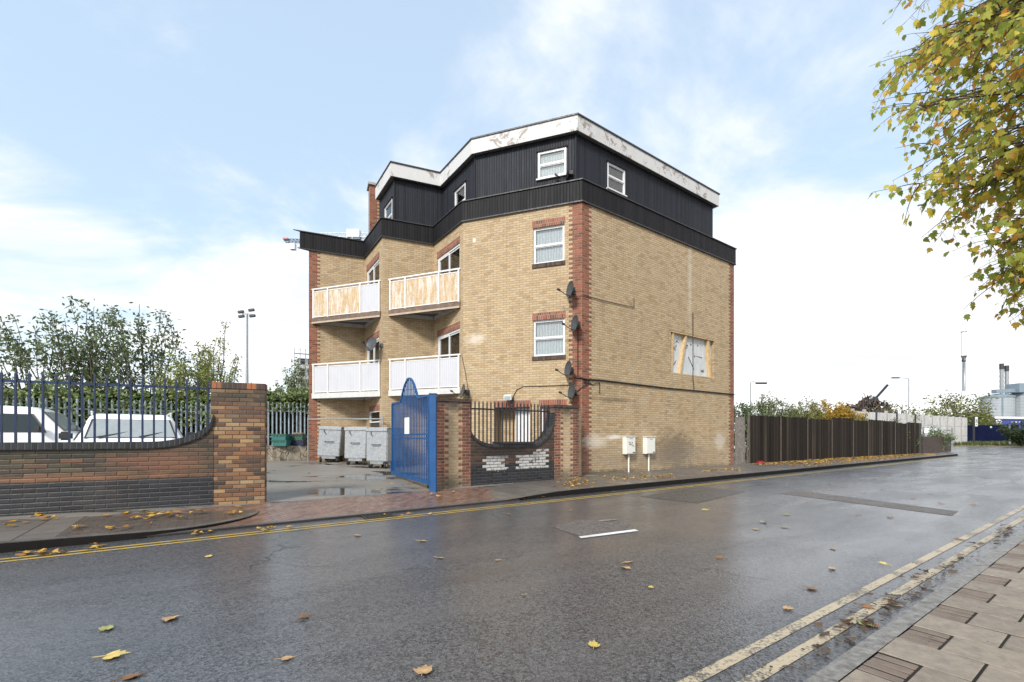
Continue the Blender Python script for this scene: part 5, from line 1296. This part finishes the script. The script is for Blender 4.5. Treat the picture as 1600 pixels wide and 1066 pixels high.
b = MB(); b.tube([Vector((g.x, g.y, 9.0)), Vector((g.x, g.y, 15.2)), AT(1506, 565, 78), AT(1506, 556, 78)], [.22, .22, .3, .42], 12); b.build('pole', M['steel'], ms)
b = MB(); b.tube([AT(1506, 556, 78), AT(1506, 519, 78)], .38, 12); b.build('shroud', wm, ms)
b = MB(); b.tube([AT(1506, 519.5, 78), AT(1506, 518, 78)], .42, 12); b.build('top_ring', M['steel'], ms)
# blue hoarding, its sign and the verge
hA, hB = AB(1484, 66)[:2], AB(1592, 66)[:2]; hw = Wall(hA, hB); ho = thing('blue_hoarding', 'dark navy blue site hoarding at the end of the road', 'hoarding', hw.p(0, .1, 0))
nav = plain('navy_hoarding', (.004, .007, .03), .9, var=.25, scale=.7); nav.node_tree.nodes['Principled BSDF'].inputs['Specular IOR Level'].default_value = .1
for i in range(5):
    b = MB(); b.wbox(hw, hw.L * i / 5 + .02, hw.L * (i + 1) / 5, .12, 2.78, -.06, 0); b.build('hoarding_panel', nav, ho)
b = MB(); b.wbox(hw, 0, hw.L, 2.78, 2.86, -.1, .04); b.build('top_rail', M['blackpaint'], ho)
b = MB(); p = hw.p(hw.u(1548), 2.5, .02); b.lathe([(.001, 0), (.16, 0), (.16, .02), (.001, .02)], (p.x, p.y - .03, p.z), 'y', 12); b.build('site_sticker', plain('pale_green_sticker', (.45, .6, .45), .5), ho)
sp = thing('sign_post', 'dark post with a narrow white sign in front of the blue hoarding', 'sign', AB(1521.5, 60, 0))
b = MB(); g = AB(1521.5, 60, 0); b.tube([g, AT(1521.5, 651, 60)], .11, 8); b.build('post', M['blackpaint'], sp)
b = MB(); p = AT(1524, 659, 60); b.box((p.x, p.y - .13, p.z), (.32, .03, 1.25)); b.build('sign_plate', M['upvc'], sp)
b = MB(); b.box((p.x, p.y - .15, p.z + .1), (.2, .012, .5)); b.box((p.x, p.y - .15, p.z - .38), (.16, .012, .16)); b.build('sign_face', M['steel'], sp)
gpst = tag(MB().tube([AB(1577.5, 57, 0), AT(1577.5, 664, 57)], .1, 8).build('metal_post', M['steel']), 'plain grey post at the end of the blue hoarding', 'post')
vb = MB()
vp = [AB(1488, 62), AB(1640, 62), AB(1680, 52.5), AB(1486, 53)]
vb.face([(p.x, p.y, .05) for p in vp]); 
for i in range(4):
    a, c = vp[i], vp[(i + 1) % 4]; vb.face([(a.x, a.y, -.04), (c.x, c.y, -.04), (c.x, c.y, .05), (a.x, a.y, .05)])
tag(vb.build('verge', M['earth']), kind='structure')
rg = random.Random(6); b = MB()
for i in range(5200):
    p = AB(rg.uniform(1489, 1625), rg.uniform(55, 65.8), .04); h = rg.uniform(.12, .62) if p.y > 57 else rg.uniform(.05, .2); leaf(b, p, Vector((rg.uniform(-.5, .5), rg.uniform(-.5, .5), 1)), rv(rg, 1), h, .10)
tag(b.build('grass', M['grass']), 'rough green grass strip under the blue hoarding', 'grass', kind='stuff')
# galvanised gate and van beside the low wall
gg = thing('field_gate', 'grey galvanised bar gate behind the low brown wall', 'gate', AB(1465, 37, 0)); gA, gB = AB(1442, 36.5)[:2], AB(1488, 38.5)[:2]; ggw = Wall(gA, gB)
for z in (.6, 1.0, 1.4, 1.75):
    b = MB(); b.wbox(ggw, 0, ggw.L, z, z + .06, -.03, .03); b.build('gate_rail', M['steel'], gg)
for u in (0, ggw.L / 2, ggw.L - .08):
    b = MB(); b.wbox(ggw, u, u + .1, .1, 2.0, -.05, .05); b.build('gate_stile', M['steel'], gg)
vv = van('parked_van', 'pale van whose roof shows behind the grey bar gate', (39.2, 42.5, 0), 25, 4.6, 1.8, 1.95)
# silos, conveyor, chimneys, blue shed
sil = plain('pale_silo_steel', (.33, .36, .385), .5, var=.08, scale=.3, dirt=((.3, .33, .36), .3)); sgrey = plain('blue_grey_plant_steel', (.20, .25, .29), .5, scale=.3)
def silo(x, Y, w, yt, label):
    g = AB(x, Y, 0); R_ = w * Y / F / 2; zt = EYE + (HY - yt) * Y / F; r = thing('silo', label, 'silo', g, 'industrial silos')
    b = MB(); prof = []
    n = 14
    for i in range(n): prof += [(R_, zt * i / n), (R_, zt * (i + .9) / n), (R_ * .985, zt * (i + .92) / n), (R_ * .985, zt * (i + .99) / n)]
    b.lathe(prof, g, 'z', 24, smooth=False); b.build('silo_drum', sil, r)
    b = MB(); b.lathe([(R_ * 1.04, zt), (R_ * 1.04, zt + .5), (R_ * .25, zt + R_ * .32), (.01, zt + R_ * .34)], g, 'z', 24, smooth=False); b.build('silo_roof', sgrey, r); 
    b = MB(); b.tube([g + Vector((-R_ * .5, -R_ * .87, 0)), g + Vector((-R_ * .5, -R_ * .87, zt))], R_ * .05, 6); b.build('ladder_tube', sgrey, r)
silo(1558, 150, 38, 622, 'pale banded silo under the twin chimneys'); silo(1600, 150, 36, 618, 'pale silo under the conveyor head house')
cv = thing('conveyor', 'grey conveyor bridge with a boxy head house over the silos', 'conveyor', AB(1580, 149, 0))
b = MB(); b.bar(AT(1553, 612, 149), AT(1604, 609.5, 149), 1.6, 1.2); b.build('bridge', sgrey, cv)
b = MB(); p = AT(1597, 607, 149); b.box(p, (6.2, 4, 3.0)); hh = b.build('head_house', sgrey, cv); b = MB(); b.box(p + Vector((.9, -2.02, .1)), (4, .05, 1.3)); b.build('cladding_panel', sil, hh)
b = MB(); p = AT(1600, 615, 149); b.lathe([(3.2, 1.6), (1.0, 0)], p - Vector((0, 0, 1)), 'z', 12); b.build('hopper', sgrey, cv)
for x, yt, lab in ((1565, 568.5, 'taller of the two thin dark topped chimneys'), (1573, 571.5, 'shorter of the two thin dark topped chimneys')):
    g = AB(x, 160, 0); t = AT(x, yt, 160); r = thing('chimney_stack', lab, 'chimney', g); b = MB(); pts = []; rs_ = []
    for i in range(31): pts.append(g.lerp(t, i / 30)); rs_.append(.48 + .10 * (i % 2))
    b.tube(pts, rs_, 10); b.build('flue', M['steel'], r); b = MB(); b.tube([t - Vector((0, 0, 2)), t], .62, 10); b.build('flue_tip', M['plastic'], r)
shA, shB = AB(1543, 92)[:2], V2(131, 100); shw = Wall(shA, shB); sh = thing('blue_shed', 'long bright blue shed with a white sloping roof edge', 'shed', shw.p(0, 0, 0))
b = MB(); b.wbox(shw, 0, shw.L, 0, 4.7, -14, 0); b.build('shed_wall', plain('bright_blue_shed', (.035, .06, .28), .5, scale=.4), sh)
b = MB(); b.wbox(shw, -.3, shw.L, 4.7, 5.2, -14.2, .3); b.build('shed_roof', M['upvc'], sh)
b = MB(); p = shw.p(shw.u(1559), 3.9, .05); b.lathe([(.001, 0), (.75, 0), (.75, .05), (.001, .05)], (p.x, p.y - .08, p.z), 'y', 18); b.build('round_emblem', M['upvc'], sh)
for x in (1580, 1586, 1592):
    b = MB(); b.wbox(shw, shw.u(x), shw.u(x) + .5, 3.9, 4.2, .01, .06); b.build('shed_window', M['upvc'], sh)
# far left: floodlight mast, scaffolded block, tower crane
g = AB(386, 45, 0); fm_ = thing('floodlight_mast', 'grey mast carrying a cluster of floodlights behind the pier', 'mast', g); t = AT(386, 490, 45)
b = MB(); b.tube([g, Vector((g.x, g.y, 7)), t], [.16, .14, .10], 10); b.build('mast_pole', M['steel'], fm_)
b = MB(); b.bar(t + Vector((-.5, 0, -.05)), t + Vector((.5, 0, -.05)), .08); b.build('cross_arm', M['steel'], fm_)
for dx, dz in ((-.55, .1), (.5, .28), (-.5, -.35), (.6, -.3)):
    b = MB(); c = t + Vector((dx, -.1, dz)); b.obox(c - Vector((.28, .1, .12)), (.56, 0, .08), (0, .25, 0), (-.03, 0, .24)); bevel(b.build('floodlight', M['plastic'], fm_), .03)
g = AB(476, 120, 0); sc = thing('scaffolded_block', 'pale building wrapped in scaffolding beside the flats', 'building', g); w_ = Wall((AB(459, 120).x, 120), (AB(500, 120).x, 124)); zt = EYE + (HY - 550) * 120 / F
wh = plain('pale_render_far', (.62, .62, .64), .7, scale=.3)
b = MB(); b.wbox(w_, 1.0, w_.L, 0, zt - 1.5, -9, 0); b.build('wall', wh, sc)
for k in range(7):
    b = MB(); z = zt - 3.2 - 2.9 * k
    for q in range(3): b.wbox(w_, 1.6 + q * 1.9, 2.7 + q * 1.9, z, z + 1.5, 0, .05)
    b.build('window', M['cargl'], sc)
b = MB()
for k in range(8):
    z = zt - .6 - 2.9 * k; b.wbox(w_, 0, w_.L, z, z + .12, .6, 1.8); b.wbox(w_, 0, w_.L, z + 1.0, z + 1.07, 1.75, 1.82)
for q in range(6):
    for o in (.7, 1.75): b.tube([w_.p(.1 + q * 1.35, 0, o), w_.p(.1 + q * 1.35, zt + 1.0, o)], .05, 5)
b.build('scaffold_frame', M['steel'], sc)
def crane():
    Y = 150; r = thing('tower_crane', 'distant tower crane jib showing past the roof parapet', 'crane', AB(548, Y, 0)); g = AB(548, Y, 0)
    whc = plain('crane_white', (.62, .64, .66), .5, scale=.5); dk = plain('crane_blue_grey', (.10, .14, .19), .5, scale=.5); zc = AT(548, 372, Y).z
    b = MB()
    for dx in (-.9, .9):
        for dy in (-.9, .9): b.tube([g + Vector((dx, dy, 0)), Vector((g.x + dx, g.y + dy, zc))], .12, 5)
    for i in range(24):
        z = zc * i / 24; s = 1 if i % 2 else -1; b.tube([Vector((g.x - .9 * s, g.y - .9, z)), Vector((g.x + .9 * s, g.y - .9, z + zc / 24))], .08, 4)
    b.build('mast', whc, r)
    def jib(nm, x0, y0, x1, y1, h, m, n):
        b = MB(); a, c = AT(x0, y0, Y), AT(x1, y1, Y)
        for o in (Vector((0, -.6, 0)), Vector((0, .6, 0)), Vector((0, 0, h))): b.tube([a + o, c + o], .14, 5)
        for i in range(n):
            p, q = a.lerp(c, i / n), a.lerp(c, (i + 1) / n); mm = (p + q) / 2 + Vector((0, 0, h))
            for o in (-.6, .6): b.tube([p + Vector((0, o, 0)), mm], .08, 4); b.tube([mm, q + Vector((0, o, 0))], .08, 4)
        b.build(nm, m, r)
    jib('counter_jib', 445, 378, 500, 379.5, 1.0, dk, 10); jib('jib', 500, 371, 640, 372, 1.5, whc, 22)
    b = MB(); p = AT(458, 381.5, Y); b.box(p - Vector((0, 0, .9)), (1.6, 1.4, 2.0)); b.build('counterweight', whc, r)
    b = MB(); p = AT(447, 374, Y); b.box(p, (1.6, 1.3, .5)); b.build('warning_board', plain('faded_red', (.4, .12, .12), .6), r)
    b = MB(); p = AT(553, 366, Y); b.box(p, (4.2, 2, 2.6)); b.build('machinery_house', whc, r)
    b = MB(); p = AT(556, 372, Y); b.box(p, (3.2, 1.6, 1.2)); b.build('slew_ring', dk, r)
crane()

# ------------------------------------------------------------------ fallen leaves
def fallen(x, y, z, mk, size, flip=0):
    p = G(x, y, z); r = R; b = MB(); c = {'y': 'fl_yellow', 't': 'fl_tan', 'b': 'fl_brown', 'g': 'fl_green'}[mk]
    a = r.uniform(0, 6.28); d = Vector((math.cos(a), math.sin(a), r.uniform(-.04, .10))); nrm = Vector((r.uniform(-.15, .15), r.uniform(-.15, .15), 1))
    lobed(b, Vector((p.x, p.y, z + .008)), d, nrm, size, r.uniform(.02, .30), r); b.tube([Vector((p.x, p.y, z + .01)), Vector((p.x, p.y, z + .014)) - d.normalized() * size * .45], .003, 4, False)
    zmin = min(v[2] for v in b.v); b.v = [(v[0], v[1], v[2] - zmin + z + .004) for v in b.v]
    lab = {'y': 'single fallen yellow leaf lying by itself on the wet road', 't': 'single fallen tan leaf lying by itself on the wet road', 'b': 'single fallen brown leaf lying by itself on the wet road', 'g': 'single fallen greenish yellow leaf lying by itself on the wet road'}[mk]
    o = b.build('fallen_leaf', M[c], loc=Vector((p.x, p.y, z))); tag(o, lab, 'leaf', {'y': 'fallen yellow leaves on the road', 't': 'fallen tan leaves on the road', 'b': 'fallen brown leaves on the road', 'g': 'fallen greenish leaves on the road'}[mk])
for x, y, m, s in ((165, 986, 'g', .17), (165, 1027, 'y', .20), (270, 964, 't', .17), (482, 964, 'b', .15), (192, 1062, 'b', .15), (660, 1056, 't', .16), (928, 1012, 'y', .16), (977, 880, 't', .17), (981, 890, 't', .16), (1128, 873, 'b', .13), (656, 846, 'y', .16), (683, 872, 't', .14), (1105, 797, 'y', .19), (1296, 757, 'y', .18), (1190, 817, 'g', .17), (1184, 828, 't', .15), (1233, 805, 'g', .15), (1230, 825, 'g', .16), (1389, 808, 'b', .18), (1299, 890, 't', .16), (1343, 806, 'b', .12), (1262, 919, 'b', .14), (1300, 857, 't', .12), (1428, 780, 'b', .14), (1452, 772, 'b', .14), (1468, 787, 'b', .14), (1385, 883, 'y', .14), (1389, 944, 't', .15), (1493, 843, 'b', .15), (1365, 980, 'b', .16), (1345, 947, 'b', .15), (1356, 979, 'g', .15), (1228, 953, 't', .15), (420, 828, 'y', .17), (325, 871, 'y', .13), (560, 838, 't', .16), (720, 783, 'y', .13), (1046, 763, 't', .14), (959, 769, 'y', .13), (440, 1032, 't', .12), (1016, 919, 'y', .07), (820, 930, 't', .06), (892, 798, 't', .12), (1380, 765, 'b', .14), (1525, 790, 'b', .15), (1540, 748, 'b', .16), (1350, 770, 't', .13), (780, 876, 't', .08), (1500, 735, 'b', .15), (1230, 760, 't', .12)):
    fallen(x, y, .004, m, s * .72)
def litter(name, label, gen, n, mat, size, seed, lob=True):
    r = random.Random(seed); b = MB()
    for i in range(n):
        p = gen(r)
        if p is None: continue
        a = r.uniform(0, 6.28); d = Vector((math.cos(a), math.sin(a), r.uniform(-.08, .15))); nm = Vector((r.uniform(-.3, .3), r.uniform(-.3, .3), 1)); l = size * r.uniform(.5, 1.15)
        p = Vector(p) + Vector((0, 0, .012 + r.random() * .02))
        (lobed(b, p, d, nm, l, r.uniform(0, .5), r) if lob else leaf(b, p, d, nm, l, l * .7))
    return tag(b.build(name, M[mat]), label, 'leaf litter', kind='stuff')
def band(t0, t1, s0, s1, z, pw_=1.0):
    def f(r):
        t = r.uniform(t0, t1); s = s0 + (s1 - s0) * r.random() ** pw_
        return RP(t, s, z)
    return f
def clump(cs):
    def f(r):
        x, y, w, h, z = cs[r.randrange(len(cs))]; q = G(x + r.gauss(0, w), y + r.gauss(0, h), z); return (q.x, q.y, z)
    return f
litter('leaf_litter', 'thick drift of yellow leaves on the pavement along the timber fence', band(19.0, 39, -9.85, -7.8, .108, 1.7), 2300, 'leaf_fall', .115, 1)
litter('leaf_litter', 'yellow leaves scattered on the pavement below the flank wall', clump([(905, 751, 14, 3, .105), (890, 757, 12, 3, .105), (1010, 745, 14, 2.2, .105), (1040, 745, 10, 1.8, .105), (1120, 737, 18, 1.8, .105), (1140, 734, 16, 1.5, .105), (980, 748, 20, 3, .105)]), 300, 'leaf_fall', .10, 2)
litter('leaf_litter', 'fallen leaves on the pavement below the long mossy wall', clump([(15, 817, 10, 3, .105), (78, 809, 14, 3, .105), (75, 807, 10, 2, .105), (205, 802, 22, 3, .105), (218, 809, 10, 4, .105), (268, 806, 14, 3, .105), (305, 801, 16, 3, .105), (368, 799, 8, 2, .105), (125, 824, 8, 2, .105), (190, 825, 20, 2, .105)]), 70, 'leaf_fall', .12, 3)
litter('leaf_litter', 'leaves in the gutter by the long mossy wall', clump([(40, 866, 20, 2, .004), (75, 864, 12, 1.5, .004), (145, 857, 14, 1.5, .004), (320, 834, 10, 1.5, .004), (400, 826, 30, 1.2, .004), (600, 806, 60, 1, .004), (860, 778, 60, 1, .004)]), 46, 'leaf_fall', .11, 4)
litter('leaf_litter', 'brown wet debris along the near gutter', lambda r: RP(2 + 22 * r.random() ** 1.3, -1.10 - abs(r.gauss(0, .10)) - (.02), .004), 1300, 'leaf_brown', .028, 5, False)
litter('leaf_litter', 'wet brown leaves clumped along the near kerb', lambda r: RP([3.4, 4.2, 5.0, 6.2, 8.4, 9.2, 11.5, 13, 14, 16][r.randrange(10)] + r.gauss(0, .45), -1.16 - abs(r.gauss(0, .09)), .004), 170, 'leaf_brown', .085, 6)
litter('leaf_litter', 'small dark crumbs of leaf scattered on the near paving', lambda r: RP(1.5 + 9 * r.random(), -.85 + 2.0 * r.random(), .088), 90, 'leaf_brown', .03, 7, False)
litter('leaf_litter', 'brown leaves lying on the verge beneath the blue hoarding', lambda r: AB(r.uniform(1492, 1640), r.uniform(53, 57), .05), 500, 'leaf_fall', .2, 8)
litter('leaf_litter', 'few leaves and scraps on the yard and driveway', clump([(640, 757, 20, 5, .12), (560, 765, 50, 8, .09), (700, 772, 30, 4, .09), (480, 745, 40, 8, .2)]), 40, 'leaf_fall', .11, 9)

# ------------------------------------------------------------------ light, sky, camera
cam = bpy.data.cameras.new('camera'); co = bpy.data.objects.new('camera', cam); C.objects.link(co)
cam.sensor_width = 36; cam.lens = F / 1600 * 36; cam.shift_y = (HY - 533) / 1600; cam.clip_start = .05; cam.clip_end = 3000
co.location = (0, 0, EYE); co.rotation_euler = (math.pi / 2, 0, 0); S.camera = co
SUN_EL, SUN_AZ = 38.0, 205.0          # azimuth clockwise from +Y
sl = bpy.data.lights.new('sun', 'SUN'); so = bpy.data.objects.new('sun', sl); C.objects.link(so)
sl.energy = 2.2; sl.angle = rad(12); sl.color = (1, .96, .9)
dv = Vector((math.sin(rad(SUN_AZ)) * math.cos(rad(SUN_EL)), math.cos(rad(SUN_AZ)) * math.cos(rad(SUN_EL)), math.sin(rad(SUN_EL))))
so.rotation_euler = dv.to_track_quat('Z', 'Y').to_euler(); so.location = dv * 60
wd = bpy.data.worlds.new('World'); S.world = wd; wd.use_nodes = True
k = NT.__new__(NT); k.t = wd.node_tree; bgn = k.t.nodes['Background']
sky = k.n('TexSky', sky_type='NISHITA'); sky.sun_disc = False; sky.sun_elevation = rad(SUN_EL); sky.sun_rotation = rad(SUN_AZ); sky.air_density = 1.0; sky.dust_density = 1.2; sky.ozone_density = 1.2
D = k.n('TexCoord').outputs['Generated']; dx, dy, dz = k.sep(D)
den = k.math('ADD', k.math('MAXIMUM', dz, 0.0), .22)
cp_ = k.comb(k.math('DIVIDE', dx, den), k.math('DIVIDE', dy, den), 0)
n1 = k.noise(k.scl(cp_, (.9, 1.15, 1)), 1.35, 9, .60, .35); n2 = k.noise(cp_, .55, 3, .5)
cl = k.math('ADD', k.math('MULTIPLY', n1, .72), k.math('MULTIPLY', n2, .42))
low = k.mr(dz, .0, .62, .20, .02)            # more cloud towards the horizon
side_ = k.mr(dx, -.6, .75, -.03, .09)
mask = k.mr(k.math('ADD', k.math('ADD', cl, low), side_), .565, .76, 0, 1, True)
hz = k.mr(dz, .0, .29, 1, 0, True)
mask = k.math('MAXIMUM', mask, k.math('MULTIPLY', hz, .93))
cloudc = k.mix(k.mr(n1, .35, .65), (4.9, 5.1, 5.4), (6.0, 6.05, 6.1))
cloudc = k.mix(hz, cloudc, k.mix(k.mr(n1, .38, .66), (5.6, 5.7, 5.9), (7.6, 7.6, 7.6)))
blue = k.mix(1.0, sky.outputs[0], (1.25, 1.38, 1.30), 'MULTIPLY'); blue = k.mix(.62, blue, (3.9, 4.75, 5.75))
k.t.links.new(k.mix(mask, blue, cloudc), bgn.inputs[0]); bgn.inputs[1].default_value = .10
S.view_settings.view_transform = 'Standard'; S.view_settings.look = 'None'; S.view_settings.exposure = 1.0; S.view_settings.gamma = 1
S.render.engine = 'CYCLES'; S.cycles.max_bounces = 8; S.cycles.transparent_max_bounces = 12
